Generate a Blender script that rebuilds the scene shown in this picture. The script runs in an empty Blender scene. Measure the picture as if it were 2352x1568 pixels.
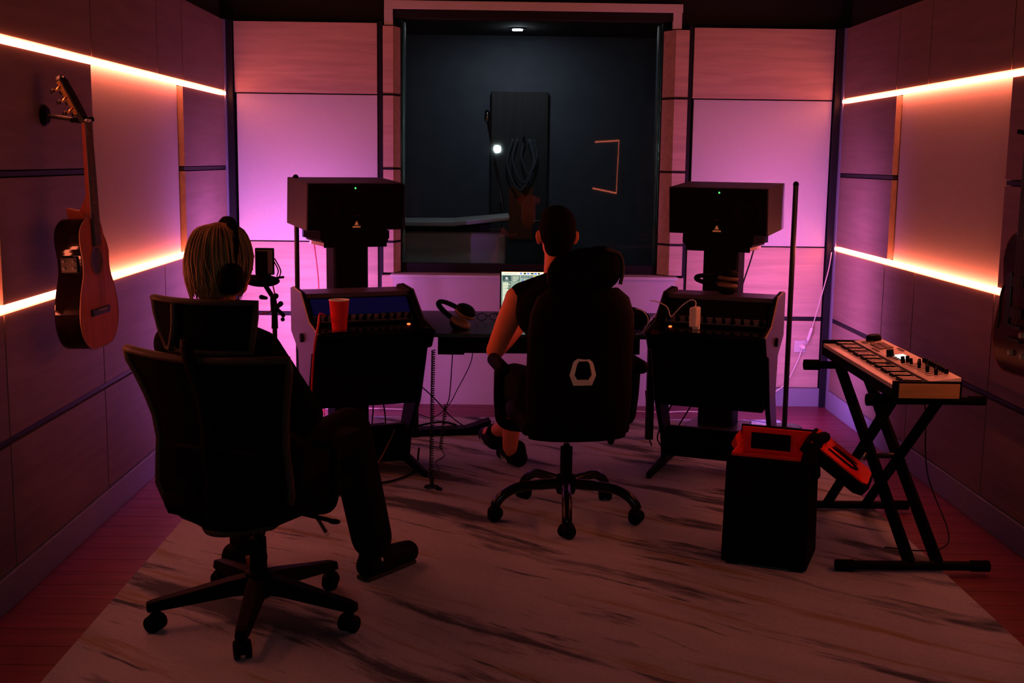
import bpy, bmesh, math, random
from mathutils import Vector, Matrix, Quaternion
R = math.radians
random.seed(7)
scene = bpy.context.scene
col = scene.collection

# ---------------------------------------------------------------- camera
cam_data = bpy.data.cameras.new('camera'); cam = bpy.data.objects.new('camera', cam_data); col.objects.link(cam)
cam_data.sensor_width = 36.0; cam_data.lens = 41.914; cam_data.clip_start = 0.05; cam_data.clip_end = 100
YAW, PITCH, ROLL, CAM_H = 0.0148, 0.1512, 0.0128, 1.58
fw = Vector((math.sin(YAW)*math.cos(PITCH), math.cos(YAW)*math.cos(PITCH), -math.sin(PITCH)))
r0 = Vector((math.cos(YAW), -math.sin(YAW), 0)); u0 = r0.cross(fw)
rr = r0*math.cos(ROLL) + u0*math.sin(ROLL); uu = u0*math.cos(ROLL) - r0*math.sin(ROLL)
cam.matrix_world = Matrix(((rr.x, uu.x, -fw.x, 0), (rr.y, uu.y, -fw.y, 0), (rr.z, uu.z, -fw.z, CAM_H), (0, 0, 0, 1)))
scene.camera = cam

# ---------------------------------------------------------------- world, exposure (all light comes from the lamps built below)
world = bpy.data.worlds.new('world'); scene.world = world; world.use_nodes = True
world.node_tree.nodes['Background'].inputs[0].default_value = (0.02, 0.02, 0.03, 1)
world.node_tree.nodes['Background'].inputs[1].default_value = 0.0
scene.view_settings.view_transform = 'Standard'; scene.view_settings.look = 'None'
scene.view_settings.gamma = 1.0; scene.view_settings.use_curve_mapping = False
scene.view_settings.exposure = 0.0
LED_STRIP = (33.0, 6.0, 2.9)          # orange wall strips
LAMP_LEFT, LAMP_RIGHT = 265.0, 122.0                 # magenta corner lamps
TORCH = 420.0                         # white work lamp behind the camera, seen as a reflection in the booth window

# ---------------------------------------------------------------- materials
def mat(name, c, rough=0.5, metal=0.0, vary=0.12, scale=6.0, stretch=(1, 1, 1), bump=0.0, bscale=60.0, spec=0.5, emit=None, estr=0.0, sheen=0.0, trans=0.0, coat=0.0):
    m = bpy.data.materials.new(name); m.use_nodes = True
    nt = m.node_tree; b = nt.nodes['Principled BSDF']
    b.inputs['Roughness'].default_value = rough; b.inputs['Metallic'].default_value = metal
    b.inputs['Specular IOR Level'].default_value = spec
    if coat: b.inputs['Coat Weight'].default_value = coat
    if sheen: b.inputs['Sheen Weight'].default_value = sheen
    if trans: b.inputs['Transmission Weight'].default_value = trans
    tc = nt.nodes.new('ShaderNodeTexCoord'); mp = nt.nodes.new('ShaderNodeMapping')
    mp.inputs['Scale'].default_value = stretch
    nt.links.new(tc.outputs['Object'], mp.inputs['Vector'])
    nz = nt.nodes.new('ShaderNodeTexNoise'); nz.inputs['Scale'].default_value = scale; nz.inputs['Detail'].default_value = 4
    nt.links.new(mp.outputs['Vector'], nz.inputs['Vector'])
    rp = nt.nodes.new('ShaderNodeValToRGB')
    rp.color_ramp.elements[0].position = 0.25; rp.color_ramp.elements[1].position = 0.75
    lo = [max(0, v*(1-vary)) for v in c]; hi = [min(1, v*(1+vary)) for v in c]
    rp.color_ramp.elements[0].color = (*lo, 1); rp.color_ramp.elements[1].color = (*hi, 1)
    nt.links.new(nz.outputs['Fac'], rp.inputs['Fac']); nt.links.new(rp.outputs['Color'], b.inputs['Base Color'])
    if bump:
        n2 = nt.nodes.new('ShaderNodeTexNoise'); n2.inputs['Scale'].default_value = bscale; n2.inputs['Detail'].default_value = 2
        nt.links.new(mp.outputs['Vector'], n2.inputs['Vector'])
        bp = nt.nodes.new('ShaderNodeBump'); bp.inputs['Strength'].default_value = bump; bp.inputs['Distance'].default_value = 0.002
        nt.links.new(n2.outputs['Fac'], bp.inputs['Height']); nt.links.new(bp.outputs['Normal'], b.inputs['Normal'])
    if emit:
        b.inputs['Emission Color'].default_value = (*emit, 1); b.inputs['Emission Strength'].default_value = estr
    return m

def emission(name, c, s, ramp=None):
    m = bpy.data.materials.new(name); m.use_nodes = True; nt = m.node_tree
    nt.nodes.remove(nt.nodes['Principled BSDF'])
    e = nt.nodes.new('ShaderNodeEmission'); e.inputs['Color'].default_value = (*c, 1); e.inputs['Strength'].default_value = s
    nt.links.new(e.outputs[0], nt.nodes['Material Output'].inputs['Surface'])
    if ramp:      # the LED colours run along the height of the lamp
        tc = nt.nodes.new('ShaderNodeTexCoord'); sp = nt.nodes.new('ShaderNodeSeparateXYZ')
        nt.links.new(tc.outputs['Object'], sp.inputs[0])
        mr = nt.nodes.new('ShaderNodeMapRange'); mr.inputs['From Min'].default_value = 0.0; mr.inputs['From Max'].default_value = 1.45
        nt.links.new(sp.outputs['Z'], mr.inputs['Value'])
        cr = nt.nodes.new('ShaderNodeValToRGB')
        while len(cr.color_ramp.elements) < len(ramp): cr.color_ramp.elements.new(0.5)
        for el, (p, cc) in zip(cr.color_ramp.elements, ramp): el.position = p; el.color = (*cc, 1)
        nt.links.new(mr.outputs[0], cr.inputs[0]); nt.links.new(cr.outputs[0], e.inputs['Color'])
    return m

def wood_mat(name, c, grain_axis='y', rough=0.42, contrast=0.16, coarse=1.0):
    m = bpy.data.materials.new(name); m.use_nodes = True; nt = m.node_tree; b = nt.nodes['Principled BSDF']
    b.inputs['Roughness'].default_value = rough; b.inputs['Specular IOR Level'].default_value = 0.3
    tc = nt.nodes.new('ShaderNodeTexCoord'); mp = nt.nodes.new('ShaderNodeMapping')
    s = {'x': (0.7, 9, 9), 'y': (9, 0.7, 9), 'z': (9, 9, 0.7)}[grain_axis]
    mp.inputs['Scale'].default_value = [v*coarse for v in s]
    geo = nt.nodes.new('ShaderNodeObjectInfo'); ad = nt.nodes.new('ShaderNodeVectorMath'); ad.operation = 'ADD'
    sc = nt.nodes.new('ShaderNodeVectorMath'); sc.operation = 'SCALE'; sc.inputs[0].default_value = (3.1, 5.7, 2.3)
    nt.links.new(geo.outputs['Random'], sc.inputs['Scale'])
    nt.links.new(tc.outputs['Object'], ad.inputs[0]); nt.links.new(sc.outputs[0], ad.inputs[1]); nt.links.new(ad.outputs[0], mp.inputs['Vector'])
    nz = nt.nodes.new('ShaderNodeTexNoise'); nz.inputs['Scale'].default_value = 3.0; nz.inputs['Detail'].default_value = 6; nz.inputs['Distortion'].default_value = 0.6
    nt.links.new(mp.outputs[0], nz.inputs['Vector'])
    rp = nt.nodes.new('ShaderNodeValToRGB'); rp.color_ramp.elements[0].position = 0.3; rp.color_ramp.elements[1].position = 0.7
    rp.color_ramp.elements[0].color = (*[v*(1-contrast) for v in c], 1); rp.color_ramp.elements[1].color = (*[min(1, v*(1+contrast*0.6)) for v in c], 1)
    nt.links.new(nz.outputs['Fac'], rp.inputs[0]); nt.links.new(rp.outputs[0], b.inputs['Base Color'])
    bp = nt.nodes.new('ShaderNodeBump'); bp.inputs['Strength'].default_value = 0.08; bp.inputs['Distance'].default_value = 0.002
    nt.links.new(nz.outputs['Fac'], bp.inputs['Height']); nt.links.new(bp.outputs[0], b.inputs['Normal'])
    return m

M = {}
M['birch_y_shaded'] = wood_mat('birch_wall_shaded', (0.24, 0.16, 0.135), 'y', rough=0.62)  # same birch as the back wall, darkened to paint in the dimmer light
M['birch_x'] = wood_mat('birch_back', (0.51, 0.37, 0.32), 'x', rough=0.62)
M['fabric'] = mat('acoustic_fabric', (0.44, 0.40, 0.41), 0.95, vary=0.05, scale=120, bump=0.25, bscale=350, spec=0.1)
M['fabric_back'] = mat('acoustic_fabric_back', (0.53, 0.54, 0.60), 0.95, vary=0.04, scale=120, bump=0.2, bscale=350, spec=0.1)
M['void'] = mat('gap_black', (0.012, 0.012, 0.014), 0.8, spec=0.2)
M['rail'] = mat('rail_black', (0.009, 0.009, 0.016), 0.55, spec=0.2)
M['ceiling'] = mat('ceiling_black', (0.010, 0.011, 0.012), 0.9, spec=0.1, bump=0.3, bscale=40)
M['baseboard'] = mat('baseboard_grey', (0.22, 0.23, 0.33), 0.45, vary=0.06)
M['white_paint'] = mat('white_paint', (0.50, 0.46, 0.50), 0.6, vary=0.04)
M['trim_white'] = mat('trim_white', (0.55, 0.52, 0.56), 0.5, vary=0.04)
M['plank'] = wood_mat('floor_plank', (0.15, 0.023, 0.046), 'x', rough=0.38, contrast=0.35)
M['subfloor'] = mat('subfloor', (0.04, 0.012, 0.01), 0.8)
M['black'] = mat('black_plastic', (0.003, 0.003, 0.0035), 0.6, spec=0.05, vary=0.2)
M['black_rough'] = mat('black_fabric', (0.005, 0.005, 0.0055), 0.95, spec=0.05, bump=0.3, bscale=200)
M['black_gloss'] = mat('black_gloss', (0.012, 0.014, 0.014), 0.22, spec=0.5)
M['black_metal'] = mat('black_metal', (0.014, 0.014, 0.016), 0.35, metal=0.3, spec=0.4)
M['mesh_black'] = mat('chair_mesh', (0.0035, 0.0035, 0.004), 0.9, spec=0.03, bump=0.5, bscale=500)
M['frame_grey'] = mat('chair_frame', (0.035, 0.028, 0.022), 0.6, spec=0.2)
M['leather'] = mat('leather_black', (0.003, 0.0028, 0.0028), 0.65, spec=0.05, bump=0.2, bscale=80)
M['chrome'] = mat('chrome', (0.6, 0.6, 0.62), 0.2, metal=1.0)
M['steel_dark'] = mat('steel_dark', (0.008, 0.008, 0.009), 0.22, metal=0.3, spec=0.3)
M['console'] = mat('console_laminate', (0.06, 0.048, 0.075), 0.35, spec=0.4, vary=0.06)
M['console_edge'] = mat('console_edge', (0.42, 0.30, 0.22), 0.4, vary=0.1)
M['console_black'] = mat('console_black', (0.004, 0.004, 0.005), 0.10, spec=0.4)
M['spk'] = mat('speaker_black', (0.034, 0.029, 0.031), 0.6, spec=0.15, vary=0.08)
M['spk_front'] = mat('speaker_baffle', (0.003, 0.003, 0.0035), 0.7, spec=0.05)
M['cone'] = mat('speaker_cone', (0.003, 0.003, 0.0035), 0.7, spec=0.05)
M['wood_pad'] = wood_mat('stand_top_wood', (0.30, 0.20, 0.13), 'x')
M['panel_blue_sheen'] = mat('rack_panel_blue_sheen', (0.006, 0.006, 0.030), 0.25, spec=0.3, emit=(0.04, 0.04, 0.5), estr=0.03)  # faint blue emission paints reflected lamp light onto the panel
M['panel_dark'] = mat('rack_panel_dark', (0.005, 0.005, 0.009), 0.25, spec=0.3)
M['rack_grey'] = mat('rack_faceplate', (0.09, 0.085, 0.11), 0.45)
M['copper_glint'] = mat('logo_copper_glint', (0.5, 0.17, 0.09), 0.35, metal=0.7, emit=(1.0, 0.30, 0.12), estr=0.18)  # weak emission paints the orange glints on the badge
M['led_green'] = emission('led_green', (0.1, 1.0, 0.15), 2.0)
M['led_red'] = emission('led_red', (1.0, 0.09, 0.02), 5.0)
M['led_red_dim'] = emission('led_red_dim', (1.0, 0.10, 0.05), 0.25)
M['skin'] = mat('skin', (0.75, 0.20, 0.095), 0.55, vary=0.06, spec=0.3)
M['shirt'] = mat('black_shirt', (0.004, 0.004, 0.0045), 0.95, spec=0.05, bump=0.3, bscale=90)
M['denim'] = mat('dark_trousers', (0.007, 0.006, 0.007), 0.95, spec=0.05, bump=0.3, bscale=120)
M['shoe'] = mat('shoe_black', (0.004, 0.004, 0.004), 0.7, spec=0.06)
M['sole'] = mat('shoe_sole', (0.005, 0.005, 0.005), 0.8)
M['sock'] = mat('white_sock', (0.55, 0.50, 0.46), 0.9)
M['stripe'] = mat('white_stripe', (0.55, 0.50, 0.55), 0.6)
M['blonde'] = mat('blonde_hair', (0.17, 0.075, 0.026), 0.6, vary=0.55, scale=9, stretch=(3, 3, 0.5), bump=0.6, bscale=90, spec=0.3)
M['blonde2'] = mat('blonde_hair_strand', (0.26, 0.125, 0.045), 0.55, vary=0.75, scale=28, stretch=(1, 1, 0.25), spec=0.35)
M['dark_hair'] = mat('dark_hair', (0.005, 0.004, 0.004), 0.85, vary=0.4, bump=0.5, bscale=200, spec=0.04)
M['red_cup'] = mat('red_cup', (0.62, 0.008, 0.012), 0.38, vary=0.03)
M['cup_inside'] = mat('cup_inside', (0.75, 0.70, 0.66), 0.5, vary=0.03)
M['red_cable'] = mat('red_cable', (0.45, 0.012, 0.015), 0.5)
M['cable'] = mat('black_cable', (0.010, 0.010, 0.011), 0.6, spec=0.2)
M['white_cable'] = mat('white_cable', (0.75, 0.70, 0.70), 0.5)
M['tan_cable'] = mat('tan_cable', (0.36, 0.24, 0.15), 0.6)
M['white_plastic'] = mat('white_plastic', (0.66, 0.60, 0.55), 0.45, vary=0.03)
M['cushion'] = mat('ear_cushion', (0.13, 0.075, 0.045), 0.7, bump=0.3, bscale=150)
M['red_lining'] = mat('red_lining', (0.82, 0.014, 0.008), 0.75, vary=0.15, bump=0.2, bscale=60)
M['cordura'] = mat('black_cordura', (0.0035, 0.0035, 0.004), 0.9, spec=0.06, bump=0.4, bscale=300)
M['key_white'] = mat('key_white', (0.70, 0.62, 0.62), 0.3, vary=0.03)
M['key_black'] = mat('key_black', (0.008, 0.007, 0.007), 0.25, spec=0.35)
M['synth_white'] = mat('synth_panel', (0.68, 0.60, 0.55), 0.4, vary=0.03)
M['synth_wood'] = wood_mat('synth_end_wood', (0.42, 0.25, 0.09), 'x', contrast=0.25)
M['pad_grey'] = mat('pad_grey', (0.16, 0.12, 0.11), 0.6)
M['synth_screen'] = emission('synth_screen', (0.75, 1.0, 0.9), 1.6)
M['gtr_side'] = wood_mat('guitar_side', (0.007, 0.003, 0.003), 'y', rough=0.06, contrast=0.4)
M['gtr_top'] = wood_mat('guitar_top', (0.55, 0.13, 0.07), 'z', rough=0.22)
M['gtr_neck'] = wood_mat('guitar_neck', (0.30, 0.06, 0.035), 'z', rough=0.3)
M['ebony'] = mat('ebony', (0.02, 0.015, 0.013), 0.35, vary=0.3)
M['gold'] = mat('gold', (0.75, 0.42, 0.14), 0.25, metal=1.0)
M['binding'] = mat('binding', (0.30, 0.12, 0.08), 0.4)
M['bass_body'] = mat('electric_burst', (0.045, 0.006, 0.014), 0.18, vary=0.7, scale=3, coat=0.05, spec=0.3)
M['knob_cream'] = mat('knob_cream', (0.45, 0.32, 0.22), 0.4)
M['booth_wall'] = mat('booth_wall', (0.19, 0.19, 0.26), 0.9, vary=0.1)
M['booth_dark'] = mat('booth_dark', (0.03, 0.03, 0.035), 0.9)
M['booth_brown'] = wood_mat('booth_brown', (0.11, 0.095, 0.11), 'z')
M['booth_rust'] = mat('booth_rust', (0.35, 0.08, 0.03), 0.8)
M['booth_white'] = mat('booth_white', (0.75, 0.72, 0.76), 0.5, vary=0.06)
M['strip'] = emission('led_strip_orange', tuple(v/33.0 for v in LED_STRIP), 33.0)
M['strip_dim'] = emission('led_strip_faint', tuple(v/33.0 for v in LED_STRIP), 8.0)
M['torch'] = emission('torch_white', (0.85, 1.0, 0.95), TORCH)
M['downlight'] = emission('downlight', (0.9, 0.95, 1.0), 100.0)
PINK, VIOLET, LILAC = (1.0, 0.26, 1.06), (0.82, 0.30, 1.32), (0.80, 0.48, 1.32)
M['lamp_left'] = emission('lamp_led_left', PINK, LAMP_LEFT, ramp=((0.0, VIOLET), (0.12, PINK), (0.45, (1.0, 0.26, 1.0)), (0.75, (0.95, 0.28, 1.2)), (1.0, (0.90, 0.29, 1.28))))
M['lamp_right'] = emission('lamp_led_right', PINK, LAMP_RIGHT, ramp=((0.0, LILAC), (0.10, VIOLET), (0.3, PINK), (0.7, (1.0, 0.24, 0.88)), (1.0, (1.0, 0.27, 1.0))))

def glass_mat():
    m = bpy.data.materials.new('window_glass'); m.use_nodes = True; nt = m.node_tree
    nt.nodes.remove(nt.nodes['Principled BSDF'])
    t = nt.nodes.new('ShaderNodeBsdfTransparent'); t.inputs[0].default_value = (0.80, 0.86, 0.86, 1)
    g = nt.nodes.new('ShaderNodeBsdfGlossy'); g.inputs['Roughness'].default_value = 0.015; g.inputs['Color'].default_value = (0.9, 0.95, 1, 1)
    f = nt.nodes.new('ShaderNodeFresnel'); f.inputs['IOR'].default_value = 1.5
    mx = nt.nodes.new('ShaderNodeMixShader')
    nt.links.new(f.outputs[0], mx.inputs[0]); nt.links.new(t.outputs[0], mx.inputs[1]); nt.links.new(g.outputs[0], mx.inputs[2])
    nt.links.new(mx.outputs[0], nt.nodes['Material Output'].inputs['Surface'])
    return m
M['glass'] = glass_mat()

def rug_mat():
    m = bpy.data.materials.new('rug_marble'); m.use_nodes = True; nt = m.node_tree; b = nt.nodes['Principled BSDF']
    b.inputs['Roughness'].default_value = 0.97; b.inputs['Specular IOR Level'].default_value = 0.05
    N, L = nt.nodes.new, nt.links.new
    tc = N('ShaderNodeTexCoord')
    mp0 = N('ShaderNodeMapping'); mp0.inputs['Rotation'].default_value = (0, 0, R(36)); L(tc.outputs['Object'], mp0.inputs[0])
    warp = N('ShaderNodeTexNoise'); warp.inputs['Scale'].default_value = 1.1; warp.inputs['Detail'].default_value = 2; L(mp0.outputs[0], warp.inputs['Vector'])
    wm = N('ShaderNodeVectorMath'); wm.operation = 'SCALE'; wm.inputs['Scale'].default_value = 0.22; L(warp.outputs['Color'], wm.inputs[0])
    wa = N('ShaderNodeVectorMath'); wa.operation = 'ADD'; L(mp0.outputs[0], wa.inputs[0]); L(wm.outputs[0], wa.inputs[1])
    def streak(scale, sx, sy, lo, hi, off):
        mp = N('ShaderNodeMapping'); mp.inputs['Scale'].default_value = (sx, sy, 1); mp.inputs['Location'].default_value = off; L(wa.outputs[0], mp.inputs[0])
        nz = N('ShaderNodeTexNoise'); nz.inputs['Scale'].default_value = scale; nz.inputs['Detail'].default_value = 7; nz.inputs['Roughness'].default_value = 0.62; L(mp.outputs[0], nz.inputs['Vector'])
        r = N('ShaderNodeMapRange'); r.inputs['From Min'].default_value = lo; r.inputs['From Max'].default_value = hi; L(nz.outputs['Fac'], r.inputs['Value'])
        return r.outputs[0]
    base = (0.34, 0.38, 0.52, 1); dark = (0.080, 0.10, 0.145, 1); ochre = (0.27, 0.24, 0.17, 1); pale = (0.40, 0.43, 0.57, 1)
    prev = None
    def mix(a, bcol, fac):
        mx = N('ShaderNodeMix'); mx.data_type = 'RGBA'
        if isinstance(a, tuple): mx.inputs['A'].default_value = a
        else: L(a, mx.inputs['A'])
        mx.inputs['B'].default_value = bcol; L(fac, mx.inputs['Factor']); return mx.outputs['Result']
    c = mix(base, pale, streak(1.0, 1.2, 5.0, 0.40, 0.65, (3, 1, 0)))
    c = mix(c, ochre, streak(1.0, 0.8, 9.0, 0.56, 0.66, (7.3, 2.2, 0)))
    c = mix(c, dark, streak(1.0, 0.65, 3.8, 0.550, 0.620, (1.7, 5.1, 0)))
    c = mix(c, dark, streak(1.0, 1.4, 13.0, 0.595, 0.66, (4.4, 8.1, 0)))
    fine = N('ShaderNodeTexNoise'); fine.inputs['Scale'].default_value = 130; fine.inputs['Detail'].default_value = 2; L(tc.outputs['Object'], fine.inputs['Vector'])
    mr = N('ShaderNodeMapRange'); mr.inputs['To Min'].default_value = 0.78; mr.inputs['To Max'].default_value = 1.15; L(fine.outputs['Fac'], mr.inputs['Value'])
    vm = N('ShaderNodeVectorMath'); vm.operation = 'SCALE'; L(c, vm.inputs[0]); L(mr.outputs[0], vm.inputs['Scale'])
    L(vm.outputs[0], b.inputs['Base Color'])
    bp = N('ShaderNodeBump'); bp.inputs['Strength'].default_value = 0.5; bp.inputs['Distance'].default_value = 0.004
    L(fine.outputs['Fac'], bp.inputs['Height']); L(bp.outputs[0], b.inputs['Normal'])
    return m
M['rug'] = rug_mat()

# ---------------------------------------------------------------- mesh helpers
def V(*a): return Vector(a)
class MB:
    def __init__(self): self.v = []; self.f = []; self.mi = []; self.cur = 0
    def add(self, verts, faces):
        o = len(self.v); self.v += [Vector(p) for p in verts]
        for f in faces: self.f.append([i+o for i in f]); self.mi.append(self.cur)
        return self
    def box(self, c, s, rot=None, taper=None):
        hx, hy, hz = s[0]/2, s[1]/2, s[2]/2
        vs = [Vector((x*hx, y*hy, z*hz)) for z in (-1, 1) for y in (-1, 1) for x in (-1, 1)]
        if taper:
            for p in vs:
                if p.z > 0: p.x *= taper[0]; p.y *= taper[1]
        if rot is not None: vs = [rot @ p for p in vs]
        c = Vector(c)
        return self.add([p+c for p in vs], [(0, 2, 3, 1), (4, 5, 7, 6), (0, 1, 5, 4), (2, 6, 7, 3), (0, 4, 6, 2), (1, 3, 7, 5)])
    def span(self, x0, x1, y0, y1, z0, z1):
        return self.box(((x0+x1)/2, (y0+y1)/2, (z0+z1)/2), (abs(x1-x0), abs(y1-y0), abs(z1-z0)))
    def prism(self, poly, axis, a, b):
        """poly: 2-D points in the two other axes (in xyz order); extruded from a to b along axis"""
        n = len(poly)
        def p3(p, t): return {'x': (t, p[0], p[1]), 'y': (p[0], t, p[1]), 'z': (p[0], p[1], t)}[axis]
        vs = [p3(p, a) for p in poly] + [p3(p, b) for p in poly]
        fs = [list(range(n))[::-1], list(range(n, 2*n))] + [(i, (i+1) % n, n+(i+1) % n, n+i) for i in range(n)]
        return self.add(vs, fs)
    def tube(self, pts, r, seg=8, cap=True, flat=1.0):
        pts = [Vector(p) for p in pts]; n = len(pts)
        rs = r if isinstance(r, (list, tuple)) else [r]*n
        t = [(pts[min(i+1, n-1)]-pts[max(i-1, 0)]).normalized() for i in range(n)]
        up = Vector((0, 0, 1)) if abs(t[0].z) < 0.9 else Vector((1, 0, 0))
        nrm = t[0].cross(up).normalized(); vs = []
        for i in range(n):
            nrm = (nrm - t[i]*nrm.dot(t[i]))
            nrm = nrm.normalized() if nrm.length > 1e-6 else t[i].orthogonal().normalized()
            bn = t[i].cross(nrm)
            for k in range(seg):
                a = 2*math.pi*k/seg; vs.append(pts[i] + (nrm*math.cos(a) + bn*math.sin(a)*flat)*rs[i])
        fs = [(i*seg+k, i*seg+(k+1) % seg, (i+1)*seg+(k+1) % seg, (i+1)*seg+k) for i in range(n-1) for k in range(seg)]
        if cap: fs += [list(range(seg))[::-1], list(range((n-1)*seg, n*seg))]
        return self.add(vs, fs)
    def cyl(self, p0, p1, r0, r1=None, seg=20):
        return self.tube([p0, p1], [r0, r0 if r1 is None else r1], seg)
    def lathe(self, prof, c=(0, 0, 0), seg=28, rot=None):
        c = Vector(c); vs = []
        for r, z in prof:
            for k in range(seg):
                a = 2*math.pi*k/seg; p = Vector((r*math.cos(a), r*math.sin(a), z))
                vs.append((rot @ p if rot is not None else p)+c)
        n = len(prof)
        fs = [(i*seg+k, i*seg+(k+1) % seg, (i+1)*seg+(k+1) % seg, (i+1)*seg+k) for i in range(n-1) for k in range(seg)]
        fs += [list(range(seg))[::-1], list(range((n-1)*seg, n*seg))]
        return self.add(vs, fs)
    def ell(self, c, r, seg=20, rings=12, rot=None):
        c = Vector(c); r = Vector((r, r, r)) if not hasattr(r, '__len__') else Vector(r)
        vs = []
        for i in range(1, rings):
            th = math.pi*i/rings
            for k in range(seg):
                a = 2*math.pi*k/seg; p = Vector((r.x*math.sin(th)*math.cos(a), r.y*math.sin(th)*math.sin(a), r.z*math.cos(th)))
                vs.append((rot @ p if rot is not None else p)+c)
        top, bot = Vector((0, 0, r.z)), Vector((0, 0, -r.z))
        vs += [(rot @ top if rot is not None else top)+c, (rot @ bot if rot is not None else bot)+c]
        T = len(vs)-2; B = T+1; fs = []
        for i in range(rings-2):
            for k in range(seg): fs.append((i*seg+k, (i+1)*seg+k, (i+1)*seg+(k+1) % seg, i*seg+(k+1) % seg))
        for k in range(seg):
            fs.append((T, k, (k+1) % seg)); fs.append((B, (rings-2)*seg+(k+1) % seg, (rings-2)*seg+k))
        return self.add(vs, fs)
    def cap(self, p0, r0, p1, r1, seg=16):
        """tapered capsule"""
        p0, p1 = Vector(p0), Vector(p1); d = (p1-p0); L = d.length; d = d/L if L > 1e-9 else Vector((0, 0, 1))
        pts, rs = [], []
        for k in range(5): a = math.pi/2*(1-k/4); pts.append(p0 - d*r0*math.sin(a)); rs.append(max(r0*math.cos(a), 1e-4))
        for k in range(5): a = math.pi/2*(k/4); pts.append(p1 + d*r1*math.sin(a)); rs.append(max(r1*math.cos(a), 1e-4))
        # build rings by hand around d
        n1 = d.orthogonal().normalized(); n2 = d.cross(n1); vs = []
        for p, r in zip(pts, rs):
            for k in range(seg): a = 2*math.pi*k/seg; vs.append(p + (n1*math.cos(a)+n2*math.sin(a))*r)
        n = len(pts)
        fs = [(i*seg+k, i*seg+(k+1) % seg, (i+1)*seg+(k+1) % seg, (i+1)*seg+k) for i in range(n-1) for k in range(seg)]
        fs += [list(range(seg))[::-1], list(range((n-1)*seg, n*seg))]
        return self.add(vs, fs)
    def grid(self, rows, closed=False):
        n, m = len(rows), len(rows[0]); vs = [p for r in rows for p in r]
        fs = [(i*m+k, i*m+(k+1) % m, (i+1)*m+(k+1) % m, (i+1)*m+k) for i in range(n-1) for k in range(m if closed else m-1)]
        return self.add(vs, fs)
    def build(self, name, material, parent=None, smooth=False, bevel=0.0, mods=None):
        me = bpy.data.meshes.new(name); me.from_pydata([tuple(p) for p in self.v], [], self.f)
        ms = material if isinstance(material, (list, tuple)) else [material]
        for m in ms: me.materials.append(M[m] if isinstance(m, str) else m)
        bm = bmesh.new(); bm.from_mesh(me); bmesh.ops.recalc_face_normals(bm, faces=bm.faces); bm.to_mesh(me); bm.free()
        if len(ms) > 1:
            for p, i in zip(me.polygons, self.mi): p.material_index = i
        if smooth:
            for p in me.polygons: p.use_smooth = True
        o = bpy.data.objects.new(name, me); col.objects.link(o)
        if parent: o.parent = parent
        if bevel:
            b = o.modifiers.new('bevel', 'BEVEL'); b.width = bevel; b.segments = 2; b.limit_method = 'ANGLE'; b.angle_limit = R(40)
        for k, kw in (mods or []):
            md = o.modifiers.new(k.lower(), k)
            for a, val in kw.items(): setattr(md, a, val)
        return o

def bake(o):
    dg = bpy.context.evaluated_depsgraph_get(); dg.update()
    me = bpy.data.meshes.new_from_object(o.evaluated_get(dg)); o.modifiers.clear(); old = o.data; o.data = me; bpy.data.meshes.remove(old)
    for p in me.polygons: p.use_smooth = True
    return o
def blob(mb, name, material, parent=None, voxel=0.01, smooth=6):
    """overlapping volumes fused into one continuous skin"""
    o = mb.build(name, material, parent)
    r = o.modifiers.new('remesh', 'REMESH'); r.mode = 'VOXEL'; r.voxel_size = voxel
    s = o.modifiers.new('smooth', 'SMOOTH'); s.factor = 0.5; s.iterations = smooth
    return bake(o)

def thing(name, label, cat, loc=(0, 0, 0), rz=0.0, group=None):
    o = bpy.data.objects.new(name, None); col.objects.link(o); o.empty_display_size = 0.05
    o.location = loc; o.rotation_euler = (0, 0, rz); return tag(o, label, cat, group)
def tag(o, label, cat, group=None):
    o['label'] = label; o['category'] = cat
    if group: o['group'] = group
    return o
def struct(o, label=None):
    o['kind'] = 'structure'
    if label: o['label'] = label
    return o
def smoothpath(pts, n=8):
    pts = [Vector(p) for p in pts]; P = [pts[0]*2-pts[1]]+pts+[pts[-1]*2-pts[-2]]; out = []
    for i in range(1, len(P)-2):
        a, b, c, d = P[i-1:i+3]
        for k in range(n):
            t = k/n; out.append(0.5*((2*b)+(c-a)*t+(2*a-5*b+4*c-d)*t*t+(3*b-a-3*c+d)*t**3))
    return out+[pts[-1]]
def rotz(a): return Matrix.Rotation(a, 3, 'Z')
def rotx(a): return Matrix.Rotation(a, 3, 'X')
def roty(a): return Matrix.Rotation(a, 3, 'Y')
def copy_tree(o, parent=None):
    c = o.copy(); col.objects.link(c); c.parent = parent
    for ch in list(o.children): copy_tree(ch, c)
    return c
# ================================================================= THE ROOM
WL, WR, D, YR = -1.698, 2.176, 7.672, -2.6      # side wall faces, back wall face, rear wall
ZC = 2.66                                        # ceiling
Z = [0.122, 0.58, 1.044, 1.509, 1.967, 2.418]    # baseboard top, rail, lower strip, rail, upper strip, panel top

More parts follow.
